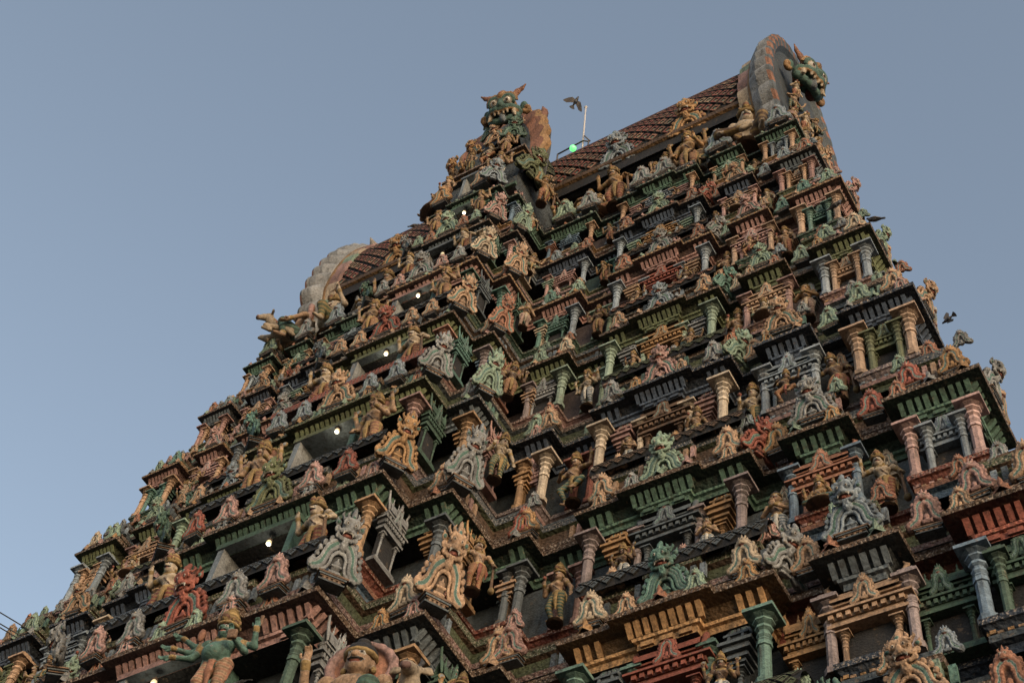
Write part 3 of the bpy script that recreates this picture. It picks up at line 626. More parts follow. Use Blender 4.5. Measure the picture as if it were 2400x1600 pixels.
def sweep(mb, P, prof, colf, cap_top=None, cap_bot=None):
    """prof rows (inset, z, material) from low to high; colf(row, midpoint) -> colour"""
    rings = [inset(P, d) for d, z, *_ in prof]; n = len(P)
    for i in range(len(prof) - 1):
        z0, z1 = prof[i][1] - G0, prof[i + 1][1] - G0; mi = prof[i + 1][2] if len(prof[i + 1]) > 2 else 0
        for j in range(n):
            k = (j + 1) % n; mid = ((P[j][0] + P[k][0]) / 2, (P[j][1] + P[k][1]) / 2)
            mb.quad([(*rings[i][j], z0), (*rings[i][k], z0), (*rings[i + 1][k], z1), (*rings[i + 1][j], z1)], colf(i, mid), mi)
    if cap_top is not None: mb.quad([(*p, prof[-1][1] - G0) for p in rings[-1]], cap_top, 1)
    if cap_bot is not None: mb.quad([(*p, prof[0][1] - G0) for p in rings[0]][::-1], cap_bot, 0)
MATS = [M_CARV, M_LEDGE, M_STUC]
tower = empty('temple_tower', (XC, YC, 0))
tag(tower, 'towering temple gateway of painted stucco storeys stepping up to a barrel-vaulted tiled roof', 'temple tower')
def part(name, mb, mats=MATS, kind=None):
    o = mb.build(name, mats, tower, loc=(0, -YC, 0)); tag(o, kind=kind); return o
def zone(l, mid):
    x = abs(mid[0]); t = TAB[l['n']]
    if mid[1] > l['y'] + .55: return t['Kc']
    if x <= l['hb'] + .01: return t['bay']
    if x <= l['hc'] + .01: return t['step']
    if l['V'][0] - .1 < x < l['V'][1] + .1: return t['Vc']
    if x > l['K'][0] - .1: return t['Kc']
    return t['cor'] if l['W'][0] - .1 < x < l['W'][1] + .1 else (t['Vc'] if l['n'] == 'A' else t['cor'])
def edges(P):
    for j in range(len(P)): yield P[j], P[(j + 1) % len(P)]
PP = None
for li, l in enumerate(LV):
    s, z, t = l['s'], l['z'], TAB[l['n']]; P = outline(l); PS = outline(l, True); rnd = random.Random(li)
    # ---- wall behind the columns
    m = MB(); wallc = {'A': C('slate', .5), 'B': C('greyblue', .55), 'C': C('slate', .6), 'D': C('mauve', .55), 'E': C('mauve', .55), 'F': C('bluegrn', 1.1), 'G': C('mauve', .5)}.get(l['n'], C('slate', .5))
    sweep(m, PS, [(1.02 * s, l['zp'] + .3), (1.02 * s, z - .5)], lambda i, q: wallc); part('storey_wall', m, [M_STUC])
    # ---- base mouldings of the storey: the parapet of gables, then the pedestal under the columns
    m = MB()
    if li:
        lp = LV[li - 1]; sp = lp['s']; PP = outline(lp); zb = lp['z'] + .40 * sp; zh = l['zh']; h = zh - zb
        cols = ['brown', 'moss', 'slate', 'brown', 'slate', 'pink', 'brown', 'moss']
        def cf(i, q, r=random.Random(li * 7)): return C(cols[(i + li) % 8], .75)
        sweep(m, PP, [(.44 * sp, zb), (.44 * sp, zb + .10 * h), (.36 * sp, zb + .12 * h), (.36 * sp, zb + .24 * h, 1), (.52 * sp, zb + .30 * h), (.52 * sp, zb + .62 * h), (.42 * sp, zb + .66 * h), (.42 * sp, zb + .80 * h, 1), (.56 * sp, zb + .84 * h), (.56 * sp, zh)], cf, cap_top=C('brown', .5))
    zc, zh = l['zc'], l['zh']; hh = zc - zh
    def beads(PL, off, za, zb_, st, w, cs):
        for a, b in edges(PL):
            if (a[1] + b[1]) / 2 > YC: continue
            L = math.hypot(b[0] - a[0], b[1] - a[1]); d = ((b[0] - a[0]) / L, (b[1] - a[1]) / L); nn = (-d[1], d[0]); n = int((L - .5 * s) / st)
            for i in range(n):
                tt = .25 * s + st * (i + .5); o = off + rnd.uniform(-.006, .006)
                q0, q1 = [[(a[0] + d[0] * (tt + e) + nn[0] * f * s, a[1] + d[1] * (tt + e) + nn[1] * f * s) for e in (-w, w)] for f in (o, o + .09)]
                c = C(cs[i % len(cs)], rnd.uniform(.8, 1.25)); z0_, z1_ = za - G0, zb_ - G0
                m.quad([(*q0[0], z0_), (*q0[1], z0_), (*q0[1], z1_), (*q0[0], z1_)], c); m.quad([(*q1[0], z0_), (*q1[1], z0_), (*q0[1], z0_), (*q0[0], z0_)], c)
                m.quad([(*q1[0], z0_), (*q0[0], z0_), (*q0[0], z1_), (*q1[0], z1_)], c); m.quad([(*q0[1], z0_), (*q1[1], z0_), (*q1[1], z1_), (*q0[1], z1_)], c)
    if li >= 2:
        beads(PP, .47, zb + .33 * h, zb + .60 * h, .19 * s, .055 * s, {0: ('slate', 'greyblue'), 1: ('tan', 'rose'), 2: ('mint', 'teal')}[li % 3])
        beads(P, .33, zh + .57 * hh, zh + .75 * hh, .15 * s, .045 * s, {0: ('rose', 'tan'), 1: ('greyblue', 'slate'), 2: ('ochre', 'tan')}[li % 3])
    pc = {'A': ('navy', 'slate', 'navy'), 'B': ('blue', 'terra', 'red'), 'C': ('moss', 'pink', 'mauve'), 'D': ('slate', 'rose', 'pink'), 'E': ('olive', 'moss', 'green'), 'F': ('brown', 'ochre', 'olive'), 'G': ('slate', 'rose', 'ochre')}.get(l['n'], ('slate', 'brown', 'slate'))
    def cf2(i, q): return C(pc[min(i // 2, 2)], .8)
    sweep(m, P, [(.40 * s, zh - .06), (.40 * s, zh + .22 * hh), (.30 * s, zh + .28 * hh), (.30 * s, zh + .50 * hh), (.38 * s, zh + .56 * hh), (.26 * s, zh + .78 * hh), (.22 * s, zh + .80 * hh), (.22 * s, zc, 1)], cf2, cap_top=C('brown', .6))
    part('base_moulding', m)
    # ---- cornice: frieze, flare, overhanging lip, weathered top
    m = MB()
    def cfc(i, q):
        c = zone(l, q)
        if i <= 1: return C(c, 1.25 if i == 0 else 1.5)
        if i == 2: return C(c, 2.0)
        if i in (3, 4): return C(c, .45)  # gaps behind the brackets: darker paint, with their shadow put into the colour
        if i == 5: return C(c, .35)  # soffit coloured near black to carry the shadow of the overhang
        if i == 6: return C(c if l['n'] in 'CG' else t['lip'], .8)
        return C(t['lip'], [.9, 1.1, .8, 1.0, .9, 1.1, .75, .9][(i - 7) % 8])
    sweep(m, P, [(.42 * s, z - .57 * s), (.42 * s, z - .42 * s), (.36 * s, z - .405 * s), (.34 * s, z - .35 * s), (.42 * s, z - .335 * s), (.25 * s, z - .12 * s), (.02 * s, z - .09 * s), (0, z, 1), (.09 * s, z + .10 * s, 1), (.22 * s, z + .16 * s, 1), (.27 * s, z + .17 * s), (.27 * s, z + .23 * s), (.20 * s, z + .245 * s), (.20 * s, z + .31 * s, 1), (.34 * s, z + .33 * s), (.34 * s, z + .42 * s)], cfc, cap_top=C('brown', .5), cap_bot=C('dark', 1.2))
    part('cornice', m)
    # ---- row of carved brackets under the lip (one pattern per storey)
    m = MB()
    for a, b in edges(P):
        L = math.hypot(b[0] - a[0], b[1] - a[1]); d = ((b[0] - a[0]) / L, (b[1] - a[1]) / L); nn = (-d[1], d[0])
        if (a[1] + b[1]) / 2 > YC + 1: continue
        st = .155 * s; e0 = .33 * s; n = int((L - 2 * e0) / st)
        if n < 1: continue
        for i in range(n + 1):
            tt = e0 + (L - 2 * e0) * i / n + rnd.uniform(-.012, .012) * s; w = .050 * s * rnd.uniform(.88, 1.1)
            if rnd.random() < .025: continue
            mid = (a[0] + d[0] * tt, a[1] + d[1] * tt); c = zone(l, ((a[0] + b[0]) / 2, (a[1] + b[1]) / 2)); k = rnd.uniform(1.45, 1.9)
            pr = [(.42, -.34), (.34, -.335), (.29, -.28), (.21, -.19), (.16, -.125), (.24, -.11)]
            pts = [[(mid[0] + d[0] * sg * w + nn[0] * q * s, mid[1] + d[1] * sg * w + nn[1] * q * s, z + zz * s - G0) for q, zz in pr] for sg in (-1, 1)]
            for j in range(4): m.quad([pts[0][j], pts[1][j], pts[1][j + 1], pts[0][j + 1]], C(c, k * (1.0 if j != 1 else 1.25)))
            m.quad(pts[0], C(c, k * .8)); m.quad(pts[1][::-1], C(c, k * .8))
        st = .34 * s; n = int((L - .9 * s) / st)
        for i in range(max(0, n)):
            tt = .45 * s + (L - .9 * s) * (i + .5) / n; w = .12 * s; c = zone(l, ((a[0] + b[0]) / 2, (a[1] + b[1]) / 2))
            q0, q1 = [[(a[0] + d[0] * (tt + e) + nn[0] * f * s, a[1] + d[1] * (tt + e) + nn[1] * f * s) for e in (-w, w)] for f in (.375, .42)]
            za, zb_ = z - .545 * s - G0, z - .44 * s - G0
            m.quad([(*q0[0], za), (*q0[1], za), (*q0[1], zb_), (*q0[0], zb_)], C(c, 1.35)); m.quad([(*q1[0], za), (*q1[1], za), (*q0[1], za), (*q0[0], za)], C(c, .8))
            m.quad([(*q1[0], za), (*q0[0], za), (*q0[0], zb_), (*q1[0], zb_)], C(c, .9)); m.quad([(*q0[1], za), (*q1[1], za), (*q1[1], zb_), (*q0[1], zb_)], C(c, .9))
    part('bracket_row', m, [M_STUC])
# ---- granite base below the painted storeys
m = MB(); l0 = LV[0]; P0 = outline(l0)
gr = lambda i, q: C('grey', [.7, .9, .8, 1.0, .75, .9][i % 6])
sweep(m, P0, [(-.9, G0), (-.9, G0 + .8), (-.5, G0 + 1.0), (-.5, G0 + 1.8), (-.2, G0 + 2.0), (-.2, 4.2), (-.7, 4.5), (-.7, 4.9), (.1, 5.4)], gr, cap_top=C('brown', .6))
part('stone_base', m, [M_STUC, M_LEDGE])

# ---- barrel vault roof with diamond tiles
ZE = 46.6; RA, RB = 2.5, 5.95
def vault(x, th, off=0.0):
    c, s_ = math.cos(th), math.sin(th); nx = Vector((0, -c / RA, s_ / RB)).normalized()
    return Vector((x, YC - RA * c, ZE + RB * s_ - G0)) + nx * off, nx
def diamond_roof(mb, fn, u0, u1, v0, v1, nu, nv, cols, base, gap=.80, seed=1, lift=.05, core=None):
    r = random.Random(seed); du, dv = (u1 - u0) / nu, (v1 - v0) / nv
    for j in range(nv * 2 - 1):
        for i in range(nu):
            cu = u0 + du * (i + .5 + (.5 if j % 2 else 0)); cv = v0 + dv * (j + 1) / 2
            if cu + du * .4 > u1: continue
            col = cols(cu, cv, r)
            def q(a, off): return [fn(min(u1, max(u0, cu + x * du * .5 * a)), cv + y * dv * .5 * a, off) for x, y in ((-1, 0), (0, -1), (1, 0), (0, 1))]
            A, B2, D2 = q(gap, .0), q(gap * .86, lift), q(gap * .5, lift)
            E2 = q(gap * .42, lift * .5)
            for k in range(4):
                n = (k + 1) % 4
                mb.quad([A[k], A[n], B2[n], B2[k]], C(base, 1.2)); mb.quad([B2[k], B2[n], D2[n], D2[k]], col)
                mb.quad([D2[k], D2[n], E2[n], E2[k]], C(base))
            mb.quad(E2, core or col)
m = MB(); NX = 40
ths = [R_(-8 + (196) * i / 28) for i in range(29)]
for i in range(28):
    for j in range(NX):
        x0, x1 = -8.5 + 17.0 * j / NX, -8.5 + 17.0 * (j + 1) / NX
        m.quad([vault(x0, ths[i])[0], vault(x1, ths[i])[0], vault(x1, ths[i + 1])[0], vault(x0, ths[i + 1])[0]], C('dark', 1.0), 0, True)
def tilecol(u, v, r):
    q = r.random()
    if v > R_(46) and q < .55: return C('tan', r.uniform(.7, 1.25))
    return C('red' if q < .55 else 'terra', r.uniform(.7, 1.25)) if q < .90 else C('tan', 1.0)
diamond_roof(m, lambda u, v, o: vault(u, v, o + .012)[0], -8.5, 8.5, R_(0), R_(108), 29, 15, tilecol, 'black', core=C('mint', .9), gap=.80, lift=.07)
part('vault_roof', m, [M_STUC])
# ---- neck, eaves slab
m = MB(); PN = [(-7.9, YC - 1.75), (7.9, YC - 1.75), (7.9, YC + 1.75), (-7.9, YC + 1.75)]
sweep(m, PN, [(0, 43.0), (0, ZE - .45)], lambda i, q: C('slate', .45))
PE = [(-8.6, YC - 2.62), (8.6, YC - 2.62), (8.6, YC + 2.62), (-8.6, YC + 2.62)]
sweep(m, PE, [(.5, ZE - .62), (.35, ZE - .55), (.30, ZE - .30), (.12, ZE - .26), (.02, ZE - .22), (0, ZE - .02), (.1, ZE + .04)], lambda i, q: C(['slate', 'navy', 'brown', 'ochre', 'brown', 'brown'][i], .8), cap_bot=C('dark'))
for i in range(66):
    x = -8.3 + 16.6 * i / 65
    for k in range(2): m.rings([(.085, 0), (.07, .03), (.02, .045)], 6, [C('ochre', .9), C('terra')], cx=0, cy=0, cap=False)
    for q in range(len(m.v) - 36, len(m.v)):
        vx, vy, vz = m.v[q]; m.v[q] = (x + vx, YC - 2.30 - vz, ZE - .42 - G0 + vy)
part('roof_neck', m)
# ---- parapet band on which the roof statues stand
lg = LV[-1]; s = lg['s']; PG = outline(lg); m = MB(); zb = lg['z'] + .40 * s
sweep(m, PG, [(.42 * s, zb), (.42 * s, zb + .10), (.36 * s, zb + .12), (.36 * s, zb + .18), (.46 * s, zb + .2), (.46 * s, zb + .36), (.32 * s, zb + .40), (.28 * s, zb + .50, 1)], lambda i, q: C(['brown', 'ochre', 'ochre', 'pink', 'pink', 'greyblue', 'slate'][i], .8), cap_top=C('brown', .6))
for a, b in edges(PG):
    L = math.hypot(b[0] - a[0], b[1] - a[1]); d = ((b[0] - a[0]) / L, (b[1] - a[1]) / L); nn = (-d[1], d[0])
    n = int(L / .22)
    for i in range(n):
        tt = .2 + i * .22
        if tt > L - .15: break
        pts = [(a[0] + d[0] * (tt + e) + nn[0] * f * s, a[1] + d[1] * (tt + e) + nn[1] * f * s) for e, f in ((-.05, .40), (.05, .40), (.05, .48), (-.05, .48))]
        zz0, zz1 = zb + .2 - G0, zb + .37 - G0
        for k in range(4): m.quad([(*pts[k], zz0), (*pts[(k + 1) % 4], zz0), (*pts[(k + 1) % 4], zz1), (*pts[k], zz1)], C('rose', .9))
part('parapet', m)
ZST = zb + .50                                  # statues on the roof ledge stand here
# ---- horseshoe fans closing the vault at both ends
def fan(sg, sh):
    m = MB(); nT = 168; prof = [(8.05, .02, 'p'), (8.1, .16, 'p'), (8.5, .20, 'p'), (8.52, .27, 'e'), (8.6, .27, 'e'), (8.62, .33, 'g'), (8.95, .46, 'g'), (9.35, .50, 'g'), (9.45, .46, 'r'), (9.5, .36, 'r'), (9.45, .24, 'r'), (9.3, .12, 'i'), (9.25, .0, 'i')]
    grid = []
    for i in range(nT + 1):
        f = i / nT; th = R_(-24 + 188 * f); row = []
        lob = abs(math.sin(f * math.pi * 21))
        for x, o, k in prof:
            oo = o + (  (.11 if sg > 0 else .24) * lob * min(1, (x - 8.55) / .4) if k == 'g' else (.11 if sg > 0 else .24) * lob if k == 'r' and o > .3 else .05 * lob if k == 'p' else 0)
            c, sn = math.cos(th), math.sin(th)
            p, _ = vault(0, th, oo * (1.35 if sg > 0 else .75))
            if th < 0 or th > math.pi: p.y += (YC - p.y) * .22 * min(1, abs(math.sin(th)) * 2)
            row.append((sg * (x + sh), p.y, p.z + .12))
        grid.append(row)
    for i in range(nT):
        ci = int((i + .5) / nT * 21)
        for j in range(len(prof) - 1):
            k = prof[j + 1][2]
            col = {'p': C(['rose', 'mint', 'cream', 'pink'][ci % 4], .85), 'e': C('ochre', .7), 'g': C('grey', 1.1 if ci % 2 else 1.35), 'r': C('terra' if i % 8 < 3 else 'slate', .9), 'i': C('slate', .8)}[k]
            q = [grid[i][j], grid[i + 1][j], grid[i + 1][j + 1], grid[i][j + 1]]
            m.quad(q if sg > 0 else q[::-1], col, 0, k in 'pgi')
    # tympanum
    n = 24
    ring = [vault(sg * (9.27 + sh), R_(-24 + 188 * i / n), .05)[0] + Vector((0, 0, .12)) for i in range(n + 1)]
    m.quad(ring if sg < 0 else ring[::-1], C('slate', .6), 0)
    return part('horseshoe_fan', m, [M_RELF])
fan(1, .42); fan(-1, -.35)
# ================================================================== what stands on the tower
ORD = {'A': 'seventh', 'B': 'sixth', 'C': 'fifth', 'D': 'fourth', 'E': 'third', 'F': 'second', 'G': 'top'}
THINGS = []                       # (object, what, colour word, place key, x) -> labels are made at the end, when every neighbour is known
def world(x, y, z): return (XC + x, y, z - G0)
def in_tower(o, x, y, z, rz=0.0):
    o.parent = tower; o.location = (x, y - YC, z - G0); o.rotation_euler = (0, 0, rz)
COLS = []; rj = random.Random(5)
def column(x, y, z, h, col, w=None, rz=0.0): COLS.append((x + rj.uniform(-.02, .02), y - .08, z, h, (w or .74) * .80 * h * rj.uniform(.95, 1.05), C(col, 1.2 * rj.uniform(.85, 1.12))))
def merged(name, proto, items):
    """many small copies of one shape as ONE mesh; items (matrix, colour)"""
    nv = len(proto.vertices); co = np.empty(nv * 3); proto.vertices.foreach_get('co', co); co = co.reshape(-1, 3)
    nl = len(proto.loops); vi = np.empty(nl, int); proto.loops.foreach_get('vertex_index', vi)
    nf = len(proto.polygons); ls = np.empty(nf, int); proto.polygons.foreach_get('loop_start', ls); sm = np.empty(nf, bool); proto.polygons.foreach_get('use_smooth', sm)
    ca = proto.color_attributes['Col']; cc = np.empty(len(ca.data) * 4, np.float32); ca.data.foreach_get('color', cc); cc = cc.reshape(-1, 4)
    if ca.domain == 'POINT': cc = cc[vi]
    V, VI, LS, CC = [], [], [], []
    for i, (M, col) in enumerate(items):
        A = np.array(M); V.append(co @ A[:3, :3].T + A[:3, 3]); VI.append(vi + i * nv); LS.append(ls + i * nl)
        c = cc.copy(); own = c[:, 3:4]; c[:, :3] = c[:, :3] * (own + (1 - own) * np.array(col[:3])); c[:, 3] = 1; CC.append(c)
    me = bpy.data.meshes.new(name); k = len(items)
    me.vertices.add(nv * k); me.vertices.foreach_set('co', np.concatenate(V).astype(np.float32).ravel())
    me.loops.add(nl * k); me.loops.foreach_set('vertex_index', np.concatenate(VI).astype(np.int32))
    me.polygons.add(nf * k); me.polygons.foreach_set('loop_start', np.concatenate(LS).astype(np.int32)); me.polygons.foreach_set('use_smooth', np.tile(sm, k))
    for m in proto.materials: me.materials.append(m)
    me.update(calc_edges=True); at = me.color_attributes.new('Col', 'FLOAT_COLOR', 'CORNER'); at.data.foreach_set('color', np.concatenate(CC).astype(np.float32).ravel())
    o = link(name, me, tower, (0, -YC, 0)); tag(o, kind='stuff'); return o
# ---- small shrines between the columns
def shrine_meshes():
    m = MB()
    m.box(-.52, .52, -.16, .2, 0, .06, T(.9)); m.box(-.47, .47, -.12, .2, .06, .10, T(1.1))
    m.box(-.36, .36, .06, .2, .10, .60, C('dark', 1.3))
    m.box(-.50, .50, -.15, .2, .60, .645, T(1.15), bot=T(.8)); m.box(-.44, .44, -.11, .2, .645, .70, T(.95))
    for i in range(9): x = -.44 + .11 * i; m.box(x - .03, x + .03, -.185, -.11, .705, .765, T(1.35))
    m.box(-.50, .50, -.14, .2, .70, .765, T(.6)); m.box(-.58, .58, -.22, .2, .768, .80, T(1.2), bot=T(.6)); m.box(-.50, .50, -.15, .2, .80, .83, T(1.0), taper=.0)
    for i in range(7): x = -.42 + .14 * i; m.box(x - .035, x + .035, -.10, .1, .83, .905, T(1.1))
    m.box(-.40, .40, -.06, .15, .83, .905, T(.4)); m.box(-.47, .47, -.14, .2, .905, .935, T(1.2))
    n = 8
    for i in range(n):
        a0, a1 = math.pi * i / n, math.pi * (i + 1) / n
        def pt(a): return -.17 * math.cos(a) * (1.15 if a < .6 else 1), .935 + .20 * math.sin(a)
        (y0, z0), (y1, z1) = pt(a0), pt(a1)
        for j in range(5):
            x0, x1 = -.44 + .88 * j / 5, -.44 + .88 * (j + 1) / 5
            m.quad([(x0, y0, z0), (x1, y0, z0), (x1, y1, z1), (x0, y1, z1)], T(1.0 if j % 2 else 1.15), 0, True)
    for sx in (-1, 1):
        m.tube([(sx * .44, -.12, .95), (sx * .47, -.08, 1.08), (sx * .46, 0, 1.17), (sx * .52, 0, 1.30), (sx * .47, 0, 1.36)], [.035, .05, .05, .04, .01], T(1.2))
    for x in (-.25, 0, .25): m.rings([(.0, 1.12), (.03, 1.14), (.035, 1.18), (.012, 1.2), (.02, 1.23), (0, 1.28)], 6, T(1.25), cx=x, cap=False)
    sala = m.mesh('shrine_body', SM)
    m = MB()
    m.box(-.16, .16, -.14, .16, 0, .05, T(1.0)); m.box(-.06, .06, .0, .16, .05, .45, T(.6))
    for a, z0, z1, k in [(.13, .455, .485, 1.2), (.19, .49, .52, 1.1), (.15, .52, .555, .8), (.23, .56, .59, 1.25), (.21, .59, .625, .75), (.27, .63, .665, 1.25), (.20, .665, .69, .9), (.16, .69, .745, .7), (.20, .745, .77, 1.15)]:
        m.box(-a, a, -a * .9 - .04, .16, z0, z1, T(k), bot=T(k * .7), taper=.0)
    for sx in (-1, 1):
        for z in (.69,): m.box(sx * .11 - .02, sx * .11 + .02, -.22, -.16, z + .002, z + .05, T(1.3))
    return sala, m.mesh('shrine_body', SM)
PROTO['sala'], PROTO['panj'] = shrine_meshes()
def sala(x, y, z, w, h, col, rz=0.0):
    o = link('niche_shrine', PROTO['sala'], tower, (x, y - YC, z - G0), rz, (w, w * .8, h / 1.15), col)
    for sx in (-1, 1): link('column', PROTO['column'], o, (sx * .33, -.02, .10), 0, (.34, .42, .50), col)
    link('scroll_gable', PROTO['nasi'], o, (0, -.19, .80), 0, (.34, .30, .42), col)
    return o
def panj(x, y, z, w, h, col, rz=0.0):
    o = link('pilaster_shrine', PROTO['panj'], tower, (x, y - YC, z - G0), rz, (w, w * .9, h), col)
    link('column', PROTO['column'], o, (0, -.04, .05), 0, (.42, .46, .40), col)
    link('scroll_gable', PROTO['nasi'], o, (0, -.10, .765), 0, (.40, .30, .30), col)
    return o
# ---- monster gables and scroll gables (sculptures standing on the ledges)
def monster(x, y, z, w, col, rz=0.0, key=None, ped=True, what='monster-mask gable', tall=1.14):
    """w: overall width in metres"""
    k = w / 1.62 * rj.uniform(.95, 1.05); rz += rj.uniform(-.06, .06)
    t = empty('monster_gable', world(x, y, z), rz, (k, k, k * tall)); t.rotation_euler = (.20, 0, rz); tag(t, cat='gable sculpture', group='monster-mask gables on the storeys')
    zz = 0.0
    if ped: link('pedestal', PROTO['pedestal'], t, (0, 0, 0)); zz = .20
    link('arch', PROTO['mon_arch'], t, (0, 0, zz), color=col)
    hd = link('head', PROTO['mon_head'], t, (0, .20, zz + .03), color=col); hd.rotation_euler = (.20, 0, 0)
    for sx in (-1, 1): link('eye', PROTO['eye'], hd, (sx * .125, -.268, 1.235), 0, .058)
    THINGS.append((t, what, col, key, x)); return t
SCR = []
def scroll(x, y, z, w, col, rz=0.0, key=None, ped=True):
    SCR.append((x, y, z, w * rj.uniform(.92, 1.08), col, rz + rj.uniform(-.09, .09), key, ped))
def make_scroll(x, y, z, w, col, rz, key, ped):
    k = w / .98
    t = empty('scroll_gable', world(x, y, z), rz, (k, k, k * 1.2)); t.rotation_euler = (.16, 0, rz); tag(t, cat='gable ornament', group='scroll gables on the ledges')
    if ped: link('pedestal', PROTO['pedestal'], t, (0, 0, 0), 0, (.85, .7, .8))
    link('scroll_arch', PROTO['nasi'], t, (0, -.02, .165 if ped else 0), color=col)
    THINGS.append((t, 'scroll gable', col, key, x)); return t
def make_scrolls(most=292):
    """the ones that show largest are built singly, the rest as one mass"""
    def size(q):
        d = math.sqrt((XC + q[0]) ** 2 + q[1] ** 2 + q[2] ** 2); hid = .35 if (q[0] < -4 and abs(q[5]) > 1) else .75 if q[0] < -6 else 1
        return q[3] / d * hid
    SCR.sort(key=size, reverse=True)
    for q in SCR[:most]: make_scroll(*q)
    o = merged('small_scroll_ornament', PROTO['nasi'], [(Matrix.Translation(world(x, y, z)) @ Matrix.Rotation(rz, 4, 'Z') @ Matrix.Rotation(.16, 4, 'X') @ Matrix.Diagonal((w / .98, w / .98, w / .8, 1)), C(col)) for x, y, z, w, col, rz, key, ped in SCR[most:]])
    o.parent = None; o.location = (0, 0, 0); tag(o, 'small scroll ornaments crowding the upper ledges', 'ornaments', kind='stuff')
def statue(pose, x, y, z, h, skin='tan', rz=0.0, var=0, key=None, wide=1.12, where=None, plinth=True):
    me, hd, P = PROTO[pose, var]; r = P['p'].get('headr', 1.12)
    tall = {'seated': 1.32, 'stout': 1.45, 'ease': 1.45}.get(pose, 2.05); k = h / tall
    t = empty('statue', world(x, y, z), rz, (k * wide, k * wide, k)); t.rotation_euler = (.10, 0, rz); tag(t, cat='statue', group='painted statues on the tower')
    link('body', me, t, color=skin)
    cr = link('hair_bun' if P['crown'] == 'crown_bun' else 'crown', PROTO[P['crown']], t, (hd[0], hd[1] + .01, hd[2] + .075 * r), 0, r * .98)
    if plinth: link('plinth', PROTO['plinth'], t, (0, -.03, 0), color='brown')
    THINGS.append((t, P['say'], skin, key, x, where)); return t
SKINS = ['tan', 'cream', 'tan', 'ochre', 'tan', 'cream', 'brown', 'tan']
STAND = ['guardian', 'lady', 'four_armed', 'praying', 'dancer', 'guardian', 'lady', 'four_armed']
rs = random.Random(11)
ROLLN = 0
def roll(x0, x1, y, z, r, col, seed=0, striped=False):
    """small tiled barrel roof behind the gables"""
    m = MB(); n = 10
    def fn(u, v, o=0): return (u, y - (r + o) * math.cos(v), z - G0 + (r + o) * math.sin(v) * 1.15)
    for i in range(n):
        a0, a1 = R_(-15 + 195 * i / n), R_(-15 + 195 * (i + 1) / n)
        m.quad([fn(x0, a0), fn(x1, a0), fn(x1, a1), fn(x0, a1)], C('dark') if not striped else C(col, .8), 0, True)
    if striped:
        nn = max(3, int((x1 - x0) / .11))
        for i in range(nn):
            u = x0 + (x1 - x0) * (i + .5) / nn; w = (x1 - x0) / nn * .3
            for k in range(n):
                a0, a1 = R_(-15 + 195 * k / n), R_(-15 + 195 * (k + 1) / n)
                m.quad([fn(u - w, a0, .03), fn(u + w, a0, .03), fn(u + w, a1, .03), fn(u - w, a1, .03)], C('red', 1.1), 0, True)
    else:
        diamond_roof(m, lambda u, v, o: fn(u, v, o + .008), x0, x1, R_(-10), R_(110), max(2, int((x1 - x0) / .26)), 4, lambda u, v, q: C(col, q.uniform(.7, 1.1)), 'black', lift=.03, gap=.86)
    part('tiled_roll', m, [M_STUC])
M90 = math.pi / 2
